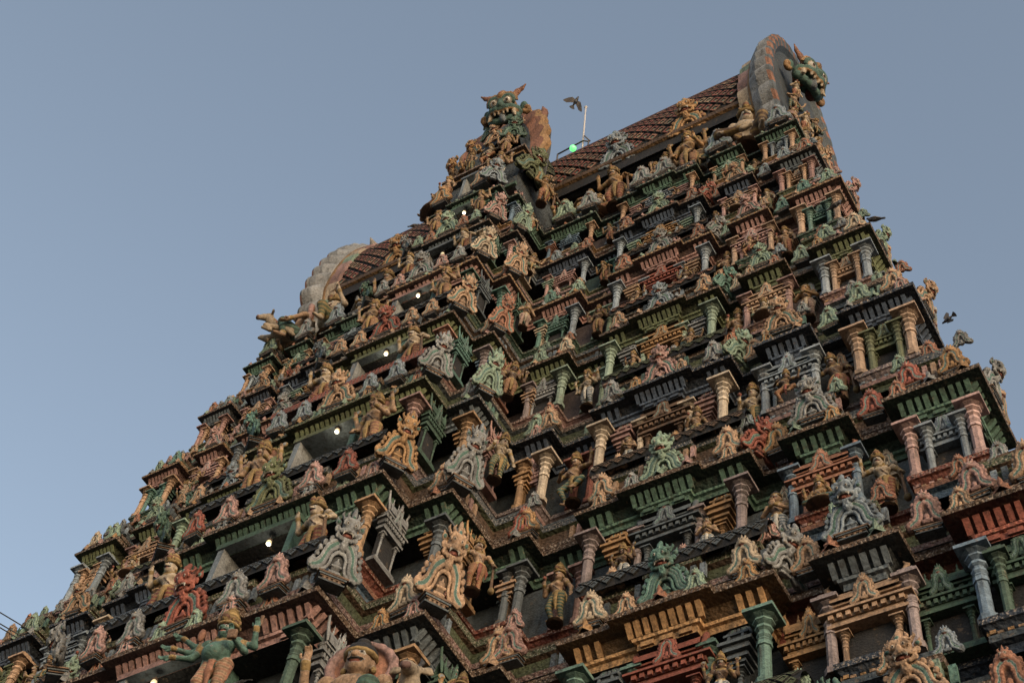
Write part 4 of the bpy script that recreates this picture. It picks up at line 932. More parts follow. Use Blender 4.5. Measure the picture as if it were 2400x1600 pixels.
for li, l in enumerate(LV):
    nme = l['n']
    if nme not in ORD: continue
    lp = LV[li - 1]; s, H, sp = l['s'], l['H'], lp['s']; t = TAB[nme]; zc, zt, zh = l['zc'], l['zt'], l['zh']; ch = zt - zc
    ycol = l['y'] + .46 * s; zl = lp['z'] + .32 * sp; zk = lp['z'] + .16 * sp        # tops of the cornice below
    yl = lp['y'] + .26 * sp
    W, V, K = l['W'], l['V'], l['K']; Wp, Vp, Kp = lp['W'], lp['V'], lp['K']
    for sx in (1, -1):
        side = 'right' if sx > 0 else 'left'; key = (nme, side + ' wing')
        # columns
        for x in (W[0] + .34 * s, W[1] - .34 * s): column(sx * x, ycol - .1 * s, zc, ch, t['W'][0])
        for x in (K[0] + .36 * s, K[1] - .40 * s): column(sx * x, ycol, zc, ch, t['K'][0])
        column(sx * (l['hc'] - .36 * s), l['yc'] + .40 * s, zc, ch, t['R'][0])
        # small shrines
        wc = (W[0] + W[1]) / 2; wv = (V[0] + V[1]) / 2; kc = (K[0] + K[1]) / 2
        sala(sx * wc, ycol + .02 * s, zc, 1.35 * s, ch * 1.05, t['W'][2])
        for q in (-1, 1): panj(sx * (wc + q * (W[1] - W[0]) * .29), ycol + .12 * s, zc, 1.1 * s, ch * 1.16, t['W'][1])
        sala(sx * wv, ycol + .05 * s, zc, (V[1] - V[0]) * .84, ch * 1.02, t['V'][1])
        sala(sx * kc, ycol + .16 * s, zc, (K[1] - K[0]) * .52, ch * 1.05, t['K'][1])
        panj(sx * (l['hb'] + l['hc']) / 2, l['yc'] + .50 * s, zc, 1.05 * s, ch * 1.14, t['R'][1])
        S = l['S']; column(sx * (S[1] - .3 * s), ycol + .06, zc, ch, t['R'][0] if nme in 'AB' else t['W'][0]); sala(sx * (S[0] + S[1] - .35 * s) / 2, ycol + .12 * s, zc, min(.95 * s, (S[1] - S[0]) * .62), ch * 1.03, {'A': 'slate', 'B': 'slate', 'C': 'rose', 'D': 'grey', 'E': 'teal', 'F': 'rose', 'G': 'blue'}[nme])
        for q in (-1, 1):
            column(sx * (wc + q * (W[1] - W[0]) * .165), ycol + .10 * s, zc, ch * .94, t['W'][0], .56)
            statue(['praying', 'lady', 'dancer', 'four_armed'][(li + (q > 0)) % 4], sx * (wc + q * (W[1] - W[0]) * .225), ycol - .02 * s, zc, ch * .66, SKINS[(li * 2 + q + (sx > 0)) % 8], q * .2, (li + (q > 0)) % 2, key, plinth=False)
            column(sx * (kc + q * (K[1] - K[0]) * .17), ycol + .02 * s, zc, ch * .88, t['K'][1], .55)
        for x in (V[0] + .12 * s, V[1] - .12 * s): column(sx * x, ycol + .08 * s, zc, ch, t['V'][0], .6)
        for x in ((S[1] + W[0]) / 2 - .26 * s, (S[1] + W[0]) / 2 + .26 * s): column(sx * x, ycol + .62 * s, zc, ch * 1.05, t['med'][1], .6)
        for x in ((W[1] + V[0]) / 2, (V[1] + K[0]) / 2) if nme != 'A' else (): panj(sx * x, ycol + .62 * s, zc, .9 * s, ch * 1.12, t['med'][0])
        column(sx * (l['hc'] + .25 * s), ycol + .06, zc, ch, t['R'][0], .6)
        # small gables in a row behind the big masks
        for a_, b_ in ((Wp[0], Wp[1]), (Vp[0], Vp[1]), (Kp[0], Kp[1]), (lp['hc'], lp['S'][1])):
            nn_ = max(1, int((b_ - a_) / (.66 * sp)))
            for i in range(nn_):
                scroll(sx * (a_ + (b_ - a_) * (i + .5) / nn_), lp['y'] + .62 * sp, zh - .12, .40 * sp, ['grey', 'rose', 'mint', 'tan', 'terra', 'greyblue'][(li * 5 + i * 2 + int(a_)) % 6], 0, key, ped=False)
        statue(STAND[(li + 5) % 8], sx * (l['hc'] + .30 * s), l['yc'] + .95 * s, zc - .08, ch * .86, SKINS[(li + 1) % 8], sx * .9, (li + 1) % 2, key)
        panj(sx * (l['hc'] + .28 * s), l['y'] + .55 * s, zc, .95 * s, ch * 1.08, t['med'][2])
        for q in (-1, 1): scroll(sx * (wc + q * .75 * s), lp['y'] + .40 * sp, zh - .30 * s, .44 * sp, t['med'][(li + q) % 3], 0, key, ped=False)
        # statues in the recesses
        for i, (x, yy) in enumerate((((S[1] + W[0]) / 2, ycol + .22), ((W[1] + V[0]) / 2, ycol + .22), ((V[1] + K[0]) / 2, ycol + .22))):
            if nme == 'A':
                sala(sx * x, yy + .12, zc, (.95, .95, 1.05)[i], ch * 1.04, ('slate', 'ochre', 'green')[i]); continue
            ps = STAND[(li * 3 + i * 2 + (sx < 0) * 3) % 8]
            statue(ps, sx * x, yy, zc - .10 * s, ch * .92, SKINS[(li * 5 + i + (sx < 0)) % 8], rs.uniform(-.25, .25), (li + i) % 2, key)
        if nme not in 'A':
            statue('seated' if li % 2 else 'dancer', sx * wv, ycol - .24 * s, zc, ch * (.46 if li % 2 else .58), SKINS[(li * 3 + 2) % 8], 0, (li + (sx > 0)) % 2, key, plinth=False)
        # the big masks on the ledge
        zz = zk + .04
        monster(sx * (Wp[0] + Wp[1]) / 2, yl - .06 * sp, zz, 1.04 * sp, t['W'][3], 0, key)
        monster(sx * (Wp[1] - .05), yl + .22 * sp, zz + .1, 1.0 * sp, ['red', 'mint', 'teal', 'grey'][li % 4], sx * R_(72), key, ped=False)
        monster(sx * (Vp[0] + Vp[1]) / 2, yl - .10 * sp, zz, (1.02 if nme in 'BCD' else .88) * sp, t['V'][2], 0, key)
        roll(*sorted((sx * (Wp[0] + .12), sx * (Wp[1] - .2))), lp['y'] + .62 * sp, zh - .22 * s, .42 * s, t['W'][4], li)
        for q in (-1, 1): scroll(sx * ((Wp[0] + Wp[1]) / 2 + q * (Wp[1] - Wp[0]) * .36), yl - .06 * sp, zl - .06, .60 * sp, t['med'][0], 0, key)
        for x, c, yy in (((Wp[1] + Vp[0]) / 2 + .1, t['med'][2], .42), ((Vp[1] + Kp[0]) / 2, t['med'][1], .40), (Kp[0] + (Kp[1] - Kp[0]) * .30, t['med'][1], .0), (Kp[0] + (Kp[1] - Kp[0]) * .74, t['med'][2], .0)):
            scroll(sx * x, yl + yy * sp * .8, zl - .04, .60 * sp, c, 0, key)
        scroll(sx * (lp['hc'] + .5 * sp), yl + .1 * sp, zl - .04, .62 * sp, t['med'][1], 0, key); scroll(sx * (lp['S'][1] - .3 * sp), yl + .1 * sp, zl - .04, .62 * sp, t['med'][2], 0, key)
        # end of the tower: the sides seen edge-on
        kx = lp['hw']; key2 = (nme, side + ' end')
        D = 2 * (YC - l['y'])
        monster(sx * (kx - .10), lp['y'] + .55 + .05 * D, zz, .95 * sp, t['V'][2], sx * M90, key2)
        statue(STAND[(li + 2) % 8], sx * (l['hw'] - .62 * s), l['y'] + .25 * D, zc - .1, ch * .85, SKINS[(li + 3) % 8], sx * M90, li % 2, key2)
        column(sx * (l['hw'] - .42 * s), l['y'] + .17 * D, zc, ch, t['K'][0])
        scroll(sx * (kx - .16), lp['y'] + .12 * D + .5, zl, .7 * sp, t['med'][0], sx * M90, key2)
    # ---- the projecting bay with its lamp window
    hb, hc, yb, yc = l['hb'], l['hc'], l['yb'], l['yc']; hbp, hcp, ybp, ycp = lp['hb'], lp['hc'], lp['yb'], lp['yc']; kb = (nme, 'middle bay'); kr = (nme, 'bay right flank'); kl = (nme, 'bay left flank')
    fb = hb / 3.0
    for sx in (1, -1):
        column(sx * (hb - .34 * s), yb + .40 * s, zc, ch, t['B'][0])
        column(sx * (hb - .30 * s), yc - .05 * s, zc, ch, t['B'][1])
        if nme != 'G': sala(sx * (hb - .10 * s), (yb + yc) / 2 + .34 * s, zc, .72 * s, ch * 1.1, t['B'][1], sx * M90)
        if nme != 'G': sala(sx * (hc - .10 * s), (yc + l['y']) / 2 + .36 * s, zc, .72 * s, ch * 1.1, t['B'][0], sx * M90)
        # guardian beside the window
        if nme != 'A': statue('guardian' if li % 2 else 'four_armed', sx * hb * .62, yb - .02 * s, zc - .30 * s, ch * .95 + .45 * s, ['tan', 'cream'][li % 2], -sx * .12, li % 2, kb, where='beside the window', wide=1.2)
    ws = (.56 * fb + .14) * 1.25; wt = min(zt + .02, zc + 1.75); m = MB()
    y0, y1 = yb + .06 * s, yb + .84 * s
    m.box(-ws - .16, -ws, y0, y1, zc - .5 - G0, wt - G0, C('greyblue', .9), 0); m.box(ws, ws + .16, y0, y1, zc - .5 - G0, wt - G0, C('teal', .8), 0)
    m.quad([(-ws + .003, y0, zc - .5 - G0), (-ws + .003, y1, zc - .5 - G0), (-ws + .003, y1, wt - G0), (-ws + .003, y0, wt - G0)], C('grey', 1.15), 1)
    m.box(-ws - .2, ws + .2, y0 - .04, y1, wt - G0, wt + .14 - G0, C(t['bay'], 1.0), 0, bot=C('slate', 1.5))
    m.quad([(-ws, y1 - .01, zc - .5 - G0), (ws, y1 - .01, zc - .5 - G0), (ws, y1 - .01, wt - G0), (-ws, y1 - .01, wt - G0)], C('dark', .6), 1)  # dark panel painted in for the unlit interior of the opening
    part('window', m, [M_STUC, M_STUC]); l['wt'] = wt
    # masks of the bay
    zz = zk + .04
    ms = min(1.22 * sp, hbp * .62)
    if nme != 'A':
        monster(0, ybp + .06 * sp, zz, ms, {'A': 'ochre', 'B': 'red', 'C': 'olive', 'D': 'tan', 'E': 'red', 'F': 'grey', 'G': 'mint'}[nme], 0, kb)
        DG = {'B': ('grey', 'tan'), 'C': ('ochre', 'grey'), 'D': ('grey', 'mint'), 'E': ('tan', 'terra'), 'F': ('cream', 'tan'), 'G': ('rose', 'mint')}.get(nme)
        monster(hbp + .02, ybp + .22 * sp, zz, min(1.0 * sp, hbp * .55), DG[0], R_(56), kb, tall=1.5)
        monster(hcp, ycp + .2 * sp, zz, .92 * sp, DG[1], R_(60), kr, tall=1.75)
        monster(-hbp + .10, ybp + .10 * sp, zz, min(1.12 * sp, hbp * .6), t['B'][1], -R_(40), kb)
    for sx in (1, -1):
        for q, c in ((.37, 0), (.66, 1)) if nme != 'A' else (): scroll(sx * hbp * q, ybp + .0 * sp, zl - .06, min(.62 * sp, hbp * .26), {'A': ('tan', 'rose'), 'B': ('grey', 'rose'), 'C': ('rose', 'red'), 'D': ('greyblue', 'greyblue'), 'E': ('tan', 'tan'), 'F': ('rose', 'grey'), 'G': ('terra', 'mint')}[nme][c], 0, kb)
    monster(-(hbp + hcp) / 2 - .1, ycp + .1 * sp, zz, .95 * sp, t['B'][1], 0, kl)
    scroll((hbp + hcp) / 2 + .05, ycp + .22 * sp, .0 + zl, .60 * sp, t['med'][0], 0, kr)
    roll(-hbp * .90, hbp * .86, ybp + .52 * sp, zh - .12 * s, .40 * s, 'slate' if nme != 'D' else 'rose', li, nme == 'D')
# ---- small leaves along the eaves
leaf_spots = []
for li, l in enumerate(LV):
    if l['n'] not in ORD: continue
    s = l['s']
    for x0, x1, y in half(l):
        if y > l['y'] + .2 * s: continue
        n = max(1, int((x1 - x0) / (.62 * s)))
        for i in range(n):
            for sx in ((1, -1)):
                if x0 == 0 and sx < 0 and n == 1: pass
                leaf_spots.append((l['z'] + .0, sx * (x0 + (x1 - x0) * (i + .5) / n), y + .12 * s, s, l['n'], 0.0))
    for q in (.08, .16, .36, .44): leaf_spots.append((l['z'], l['hw'] - .12 * s + (.3 if q > .3 else 0), l['y'] + q * 2 * (YC - l['y']), s, l['n'], M90))
leaf_spots.sort(key=lambda q: (q[0] ** 2 + q[2] ** 2 + (q[1] + XC) ** 2))
vis = [q for q in leaf_spots if q[0] > 18]
lc = ['tan', 'terra', 'grey', 'mint', 'ochre', 'rose']
for i, (z, x, y, s, nm, rz) in enumerate(vis[:96]):
    big = i % 2 == 0
    o = link('eave_leaf', PROTO['nasi' if big else 'leaf'], tower, (x, y + (.02 if big else 0) - YC, z + .03 * s - G0), rz, (.42 * s, .5 * s, .52 * s) if big else (.38 * s, .6 * s, .40 * s), lc[(ord(nm) * 3 + int(abs(x) * 2)) % 6]); o.rotation_euler = (.12, 0, rz)
merged('small_eave_ornament', PROTO['leaf'], [(Matrix.Translation((x, y, z + .03 * s - G0)) @ Matrix.Rotation(rz, 4, 'Z') @ Matrix.Diagonal((.42 * s, .6 * s, .44 * s, 1)), C(lc[(ord(nm) * 3 + int(abs(x) * 2)) % 6])) for z, x, y, s, nm, rz in vis[96:]])
COLS.sort(key=lambda q: (q[0] + XC) ** 2 + q[1] ** 2 + q[2] ** 2 - (400 if -3 < q[0] else 0))
for x, y, z, h, w, col in COLS[:98]: link('column', PROTO['column'], tower, (x, y - YC, z - G0), 0, (w, w, h), col)
merged('small_column', PROTO['column'], [(Matrix.Translation((x, y, z - G0)) @ Matrix.Diagonal((w, w, h, 1)), col) for x, y, z, h, w, col in COLS[98:]])
# ================================================================== roof figures, lamps, birds, ground
# ---- dormer over the middle bay
DX, DZ, DA, DB = 0.05, 45.7, 1.42, 4.35
def dorm(u, th, off=0.0):
    c, sn = math.cos(th), math.sin(th); nx = Vector((-c / DA, 0, sn / DB)).normalized(); return Vector((DX - DA * c, u, DZ + DB * sn - G0)) + nx * off
m = MB(); n = 20
for i in range(n):
    a0, a1 = R_(-6 + 192 * i / n), R_(-6 + 192 * (i + 1) / n)
    m.quad([dorm(16.7, a0), dorm(YC, a0), dorm(YC, a1), dorm(16.7, a1)][::-1], C('dark'), 0, True)
for flip in (0, 1):
    mm = MB()
    f = (lambda u, v, o: tuple(dorm(u, math.pi - v if flip else v, o + .012)))
    diamond_roof(mm, f, 16.8, YC - .2, R_(0), R_(85), 9, 10, lambda u, v, r: C('moss' if r.random() < .75 else 'tan', r.uniform(.7, 1.3)), 'black', core=C('olive', 1.3), seed=3)
    k = len(m.v); m.v += mm.v; m.f += [tuple(i + k for i in (q if flip else q[::-1])) for q in mm.f]; m.c += mm.c; m.m += mm.m; m.sm += mm.sm
part('dormer_roof', m, [M_STUC])
m = MB()
zb0 = ZST - .1
for q in ('front',):
    m.box(-1.35, 1.45, 16.35, 20, zb0 - G0, DZ - .25 - G0, C('slate', .7), 0)
    m.box(-1.5, 1.6, 16.15, 19.2, DZ - .27 - G0, DZ - .12 - G0, C('ochre', .7), 0, bot=C('slate', .8)); m.box(-1.6, 1.7, 16.02, 19.2, DZ - .118 - G0, DZ + .02 - G0, C('brown'), 1)
    m.box(-1.42, 1.52, 16.25, 16.349, zb0 + .01 - G0, zb0 + .2 - G0, C('green'), 0)
    for i in range(14): m.rings([(.07, 0), (.04, .05)], 6, C('terra', 1.1) if i % 2 else C('mint'), cx=0, cy=0)
    for j in range(14):
        for q2 in range(12):
            idx = len(m.v) - 168 + j * 12 + q2; vx, vy, vz = m.v[idx]; m.v[idx] = (1.61 + vz, 16.4 + j * .2 + vx, DZ - .195 - G0 + vy)
part('dormer_base', m, [M_CARV, M_LEDGE])
m = MB()
for x, c in ((-.52, 'greyblue'), (.42, 'blue')): m.box(x, x + .12, 15.95, 16.34, zb0 - G0, zb0 + 1.5 - G0, C(c), 0)
m.box(-.6, .62, 15.9, 16.34, zb0 + 1.501 - G0, zb0 + 1.62 - G0, C('greyblue', .8), 0); m.quad([(-.40, 16.33, zb0 - G0), (.42, 16.33, zb0 - G0), (.42, 16.33, zb0 + 1.5 - G0), (-.40, 16.33, zb0 + 1.5 - G0)], C('dark', .6), 0)  # back quad coloured dark to stand for the unlit interior
m.quad([(-.398, 15.95, zb0 - G0), (-.398, 16.33, zb0 - G0), (-.398, 16.33, zb0 + 1.5 - G0), (-.398, 15.95, zb0 + 1.5 - G0)], C('grey', 1.2), 0)
part('window', m, [M_STUC])
# ribbed horseshoe around the dormer front
m = MB(); nT = 80; prof = [(17.45, .05), (17.4, .22), (17.0, .34), (16.75, .50), (16.55, .52), (16.5, .35), (16.6, .0), (16.75, -.4)]; grid = []
for i in range(nT + 1):
    f = i / nT; th = R_(-12 + 204 * f); lob = abs(math.sin(f * math.pi * 13)); row = []
    for u, o in prof:
        p = dorm(u, th, (o + (.20 * lob if o > .3 else 0)) * 1.1)
        if th < 0 or th > math.pi: p.x += (DX - p.x) * .2 * abs(math.sin(th)) * 2
        row.append(tuple(p))
    grid.append(row)
for i in range(nT):
    for j in range(len(prof) - 1):
        m.quad([grid[i][j], grid[i + 1][j], grid[i + 1][j + 1], grid[i][j + 1]][::-1], C(['terra', 'grey', 'grey', 'ochre', 'ochre', 'terra', 'slate'][j], 1.25 if int(i / nT * 13) % 2 else .95), 0, True)
part('horseshoe_fan', m, [M_RELF])
# ---- the great mask heads crowning dormer and vault ends
def ridge_head():
    s = Sculpt(.03); g, o_, t_, w = C('teal', .75), C('ochre', .9), C('tan', 1.05), C('cream', 1.0)
    s.ell((0, .05, 1.22), (.30, .26, .24), o_); s.ell((0, -.04, 1.02), (.30, .22, .12), g)
    def half(s):
        s.ell((.165, -.15, 1.235), (.13, .11, .125), w); s.tube(arc(.165, 1.235, .135, 195, -15, 9, -.19), (.05, .04), g); s.tube(arc(.165, 1.25, .20, 190, 0, 9, -.13), (.045, .03), o_)
        s.tube([(.24, -.02, 1.40), (.34, .04, 1.52), (.46, .06, 1.58), (.56, .06, 1.66)], (.09, .02), T(1) if 0 else C('terra', .9), fy=.7)
        s.ell((.07, -.30, 1.10), (.055, .05, .045), g)
        s.tube([(0, -.28, 1.03), (.12, -.30, 1.04), (.24, -.24, 1.07), (.36, -.13, 1.05), (.40, -.08, .98)], (.075, .05), g); s.tube([(0, -.315, .99), (.12, -.33, .99), (.24, -.27, 1.01), (.35, -.16, .98)], (.03, .025), o_, k=.012)
        for x, y in ((.06, -.31), (.15, -.31)): s.cap((x, y, .97), (x * 1.05, y - .01, .92), .036, .026, w, k=.008)
        s.tube([(.27, -.20, .98), (.30, -.26, .88), (.34, -.32, .80)], (.06, .014), w, k=.01)
        s.tube([(.33, -.05, .95), (.30, -.12, .87), (.18, -.20, .82), (0, -.22, .81)], (.08, .075), g); s.ell((.20, -.05, .86), (.13, .12, .10), C('red', .6), k=.01)
        s.ell((.45, .08, 1.16), (.10, .05, .13), g); s.tube(arc(.52, 1.08, .09, -150, 120, 7, .04, .04), (.05, .03), o_)
    s.mir(half)
    s.cap((0, -.12, 1.34), (0, -.30, 1.15), .055, .075, g); s.ell((0, -.33, 1.12), (.075, .07, .065), g)
    s.tube([(0, -.16, 1.40), (0, .02, 1.50), (0, .10, 1.56)], [.10, .12, .04], o_); s.cap((.0, -.22, .90), (.03, -.30, .78), .09, .06, C('greyblue', .8), k=.012)
    s.ell((0, -.205, 1.42), (.06, .05, .07), C('red'), k=.01)
    return s.mesh('monster_head', [M_RELF], .022)
PROTO['ridge_head'] = ridge_head()
def crown_head(x, y, z, k, rz, tilt):
    o = link('monster_head', PROTO['ridge_head'], tower, (x, y - YC, z - G0), rz, (k, k, k * 1.15)); o.rotation_euler = (tilt, 0, rz)
    for sx in (-1, 1): link('eye', PROTO['eye'], o, (sx * .165, -.205, 1.232), 0, .088)
    return o
crown_head(.25, 17.05, 47.7, 1.55, R_(10), .62); crown_head(9.55, 20.0, 47.6, 1.75, R_(76), .36); crown_head(-9.3, 20.6, 49.6, 2.0, -M90, .3)
m = MB(); m.tube([(1.0, 17.0, 49.5 - G0), (1.25, 17.0, 50.0 - G0), (1.32, 17.0, 50.6 - G0), (1.15, 17.0, 51.3 - G0)], [.2, .2, .15, .02], C('terra', .8)); part('crest_horn', m, [M_STUC])
def _at(u, v, y):
    w = CR.T @ np.array([(u - 1200) / 3528.7, (v - 800) / 3528.7, 1.0]); w = w * y / w[1]; return (w[0] - XC, y, w[2] - G0)
m = MB(); m.tube([_at(884, 605, 19.4), _at(880, 585, 19.4), _at(868, 557, 19.4)], [.30, .24, .02], C('cream', .8), 8); part('broken_finial', m, [M_STUC])
# ---- dormer gables on the vault, each behind a tall statue
kroof = ('roof', 'roof ledge'); YS = 18.62
for x, c in ((3.95, 'greyblue'), (6.6, 'ochre'), (-5.1, 'ochre')):
    monster(x, YC - 2.45, 46.3, 1.5, c, 0, kroof, ped=False, what='monster-mask gable against the roof')
    m = MB(); m.box(x - .45, x + .45, YC - 2.3, YC - 1.2, 46.6 - G0, 48.2 - G0, C('brown', .8), 0, taper=.08); part('dormer_block', m, [M_STUC])
ROOF = [('guardian', 3.98, 2.3, 'ochre', 0, 1), ('four_armed', 6.62, 2.3, 'ochre', 0, 0), ('lady', 1.95, 1.8, 'tan', 0, 1), ('dancer', 2.85, 1.8, 'tan', .2, 0), ('seated', 4.95, 1.2, 'grey', 0, 0), ('four_armed', 5.75, 1.85, 'tan', .1, 1), ('praying', 7.45, 1.75, 'cream', 0, 0), ('lady', 5.35, 1.6, 'tan', 0, 0), ('seated', 3.3, 1.2, 'cream', 0, 1), ('dancer', 7.0, 1.7, 'brown', 0, 0), ('seated', 2.35, 1.2, 'mint', 0, 0),
        ('ease', 8.65, 2.3, 'cream', .35, 0), ('lady', 9.45, 1.7, 'cream', .5, 0), ('praying', 10.0, 1.3, 'rose', .8, 1),
        ('guardian', -5.1, 2.3, 'tan', 0, 0), ('praying', -6.25, 1.85, 'grey', 0, 1), ('ease', -7.35, 2.3, 'cream', -.5, 1), ('stout', -8.75, 2.35, 'tan', -.8, 0), ('lady', -4.15, 1.8, 'tan', 0, 0), ('dancer', -3.2, 1.75, 'tan', 0, 1), ('four_armed', -2.3, 1.75, 'cream', 0, 0)]
for p, x, h, sk, rz, v in ROOF:
    statue(p, x, YS - (.1 if h > 2.2 else 0), ZST, h * 1.14, sk, rz, v, kroof)
for x in (2.4, 3.3, 5.2, 6.0, 7.9, 9.9, -2.7, -3.8, -6.7, -8.0, -9.6): scroll(x, lg['y'] + .10, lg['z'] + .32, .78, ['grey', 'mint', 'greyblue'][int(abs(x) * 3) % 3], 0, kroof)
# figures around the dormer
kd = ('roof', 'roof dormer')
for p, x, y, z, h, sk, rz, v in (('four_armed', .98, 15.95, ZST, 1.75, 'tan', .2, 1), ('lady', -.95, 15.9, ZST, 1.65, 'tan', -.2, 0), ('seated', -1.5, 16.1, ZST, 1.3, 'tan', -.5, 1), ('dancer', .15, 16.15, DZ + .05, 1.35, 'cream', 0, 1), ('lady', -.55, 16.15, DZ + .05, 1.3, 'tan', -.3, 1), ('four_armed', .85, 16.1, DZ + .05, 1.4, 'tan', .4, 0), ('guardian', 1.95, 17.2, ZST - .3, 1.7, 'ochre', M90 * .8, 1)):
    statue(p, x, y, z, h, sk, rz, v, kd)
monster(-1.35, 16.4, 46.2, 1.35, 'ochre', -R_(35), kd, ped=False); monster(1.72, 16.6, 44.2, 1.35, 'moss', R_(75), kd, ped=False)
monster(1.05, 15.7, 42.95, .95, 'greyblue', R_(50), kd, ped=False)
for x, z_, w_, c, a_ in ((-.75, 47.2, 1.0, 'ochre', -.4), (.85, 47.5, .95, 'green', .5), (.05, 47.9, .9, 'tan', 0), (-.35, 48.7, .8, 'mint', -.3), (.7, 48.8, .8, 'tan', .4)): monster(x, 16.25, z_, w_, c, a_, kd, ped=False)
for x, c in ((-.95, 'ochre'), (.6, 'tan')): scroll(x, 15.75, 42.95, .72, c, 0, kd)
# ---- large figures low on the bay
b = LV[2]
statue('many_armed', 2.45, 11.6, 15.85, 1.95, 'teal', .25, 0, ('A', 'middle bay'), wide=1.25, plinth=False)
statue('stout', 5.25, 11.9, 14.35, 2.1, 'tan', .35, 0, ('A', 'bay right flank'), wide=1.15, plinth=False)
for z, yy, ps, h, sk in ((44.0, 18.9, 'lady', 1.6, 'tan'), (44.1, 19.8, 'four_armed', 1.7, 'cream'), (44.1, 20.8, 'guardian', 1.7, 'tan'), (44.1, 21.8, 'lady', 1.6, 'rose'), (44.1, 22.7, 'dancer', 1.5, 'tan'), (45.9, 19.1, 'dancer', 1.4, 'tan'), (46.0, 20.0, 'lady', 1.5, 'cream'), (46.1, 21.1, 'four_armed', 1.5, 'tan'), (46.0, 22.2, 'lady', 1.4, 'tan'), (47.6, 19.4, 'lady', 1.3, 'cream'), (47.8, 21.0, 'dancer', 1.3, 'tan')):
    statue(ps, 9.98, yy, z, h, sk, M90 - .3, 0, ('roof', 'right vault end'), where='lower row' if z < 45 else 'middle row' if z < 47 else 'upper row')
# ---- seated bull at the left end, bull head by the stout figure
def bull():
    s = Sculpt(.04); c = C('cream', .8)
    s.ell((0, .35, .42), (.32, .55, .32), c); s.tube([(0, .0, .55), (0, -.30, .80), (0, -.42, .95)], [.22, .17, .14], c); s.tube([(0, -.40, 1.0), (0, -.58, .90), (0, -.72, .80)], [.14, .105, .085], c); s.ell((0, -.76, .78), (.085, .05, .06), C('pink', .6))
    s.ell((0, .05, .72), (.14, .18, .12), c)
    def half(s):
        s.tube([(.10, -.38, 1.06), (.26, -.36, 1.05), (.34, -.34, 1.00)], [.05, .06, .02], c, fy=.5); s.tube([(.08, -.36, 1.10), (.14, -.36, 1.22), (.10, -.38, 1.34)], [.045, .035, .01], C('dark', 2)); s.ell((.085, -.50, 1.0), (.035, .035, .03), C('black'), k=.006)
        s.tube([(.20, -.05, .30), (.26, -.38, .16), (.22, -.20, .06), (.22, -.45, .05)], [.12, .08, .07, .05], c); s.tube([(.26, .60, .35), (.36, .30, .18), (.34, .55, .07)], [.16, .10, .07], c)
    s.mir(half)
    s.tube([(.17 * math.cos(a), -.20 - .08 * math.sin(a), .70 + .15 * math.sin(a)) for a in np.linspace(0, 2 * math.pi, 10)], .035, C('gold'))
    s.tube([(.20 * math.cos(a), -.10 - .10 * math.sin(a), .62 + .17 * math.sin(a)) for a in np.linspace(0, 2 * math.pi, 10)], .03, C('terra'))
    return s.mesh('bull', SM, .024)
PROTO['bull'] = bull()
bo = link('bull_statue', PROTO['bull'], None, world(-9.3, 17.75, ZST + .1), -R_(40), 1.1); tag(bo, 'cream bull statue lying at the far left end of the roof ledge', 'bull statue')
bo = link('bull_statue', PROTO['bull'], None, world(5.9, 12.4, 14.7), R_(25), .95); tag(bo, 'cream bull statue lying beside the pot-bellied seated figure low on the tower', 'bull statue')
# ---- lamps hanging in the windows of the bay
def lamp_meshes():
    a, b_, c = MB(), MB(), MB()
    a.rings([(.0, -.30), (.06, -.29), (.105, -.24), (.125, -.17), (.12, -.10), (.085, -.03), (.05, 0)], 12, C('cream'), 0)
    b_.rings([(.05, 0), (.10, .01), (.13, .0), (.135, -.05), (.13, -.055), (.06, .05), (.035, .06), (.035, .13)], 12, C('brown', .8))
    c.tube([(0, 0, .12), (.0, .0, .38)], .012, C('black'))
    return a, b_, c
la, lb, lc_ = lamp_meshes(); LG = la.mesh('glass_bulb', [M_BULB, M_BULBW]); LG.polygons.foreach_set('material_index', [0 if f.center.z < -.22 else 1 for f in LG.polygons]); LGO = la.mesh('glass_bulb', [M_BULBW]); LCAP = lb.mesh('lamp_cap', SM); LCORD = lc_.mesh('cord', [M_WIRE])
def lamp(x, y, z, k, lit, label):
    t = empty('hanging_lamp', world(x, y, z), 0, k); tag(t, label, 'lamp', 'lamps hanging in the bay windows')
    link('glass_bulb', LG if lit else LGO, t); link('lamp_cap', LCAP, t); link('cord', LCORD, t)
    if lit:
        pl = bpy.data.objects.new('lamp_light', bpy.data.lights.new('lamp_light', 'POINT')); COL.objects.link(pl); pl.parent = t; pl.location = (0, -.02, -.42); pl.data.energy = 3; pl.data.color = (1, .86, .6); pl.data.shadow_soft_size = .08
for nm, u, v, lit in (('A', 360, 1600, 1), ('B', 630, 1272, 1), ('C', 790, 1010, 1), ('D', 905, 828, 1), ('E', 980, 692, 1), ('F', 1037, 596, 0), ('G', 1088, 498, 1), ('roof', 1144, 414, 1)):
    l = next((q for q in LV if q['n'] == nm), None)
    y = l['yb'] + .34 * l['s'] if l else 16.15
    w = CR.T @ np.array([(u - 1200) / 3528.7, (v - 800) / 3528.7, 1.0]); w = w * y / w[1]
    if l:
        k = max(l['yb'] + .10, (l['wt'] - .30) * y / w[2]) / y; w = w * k; y = w[1]
    lamp(w[0] - XC, y, w[2] + .08, .48, lit, f"{'lit' if lit else 'unlit'} glass lamp hanging in the bay window {'of the ' + ORD[nm] + ' storey' if l else 'under the roof dormer'}")
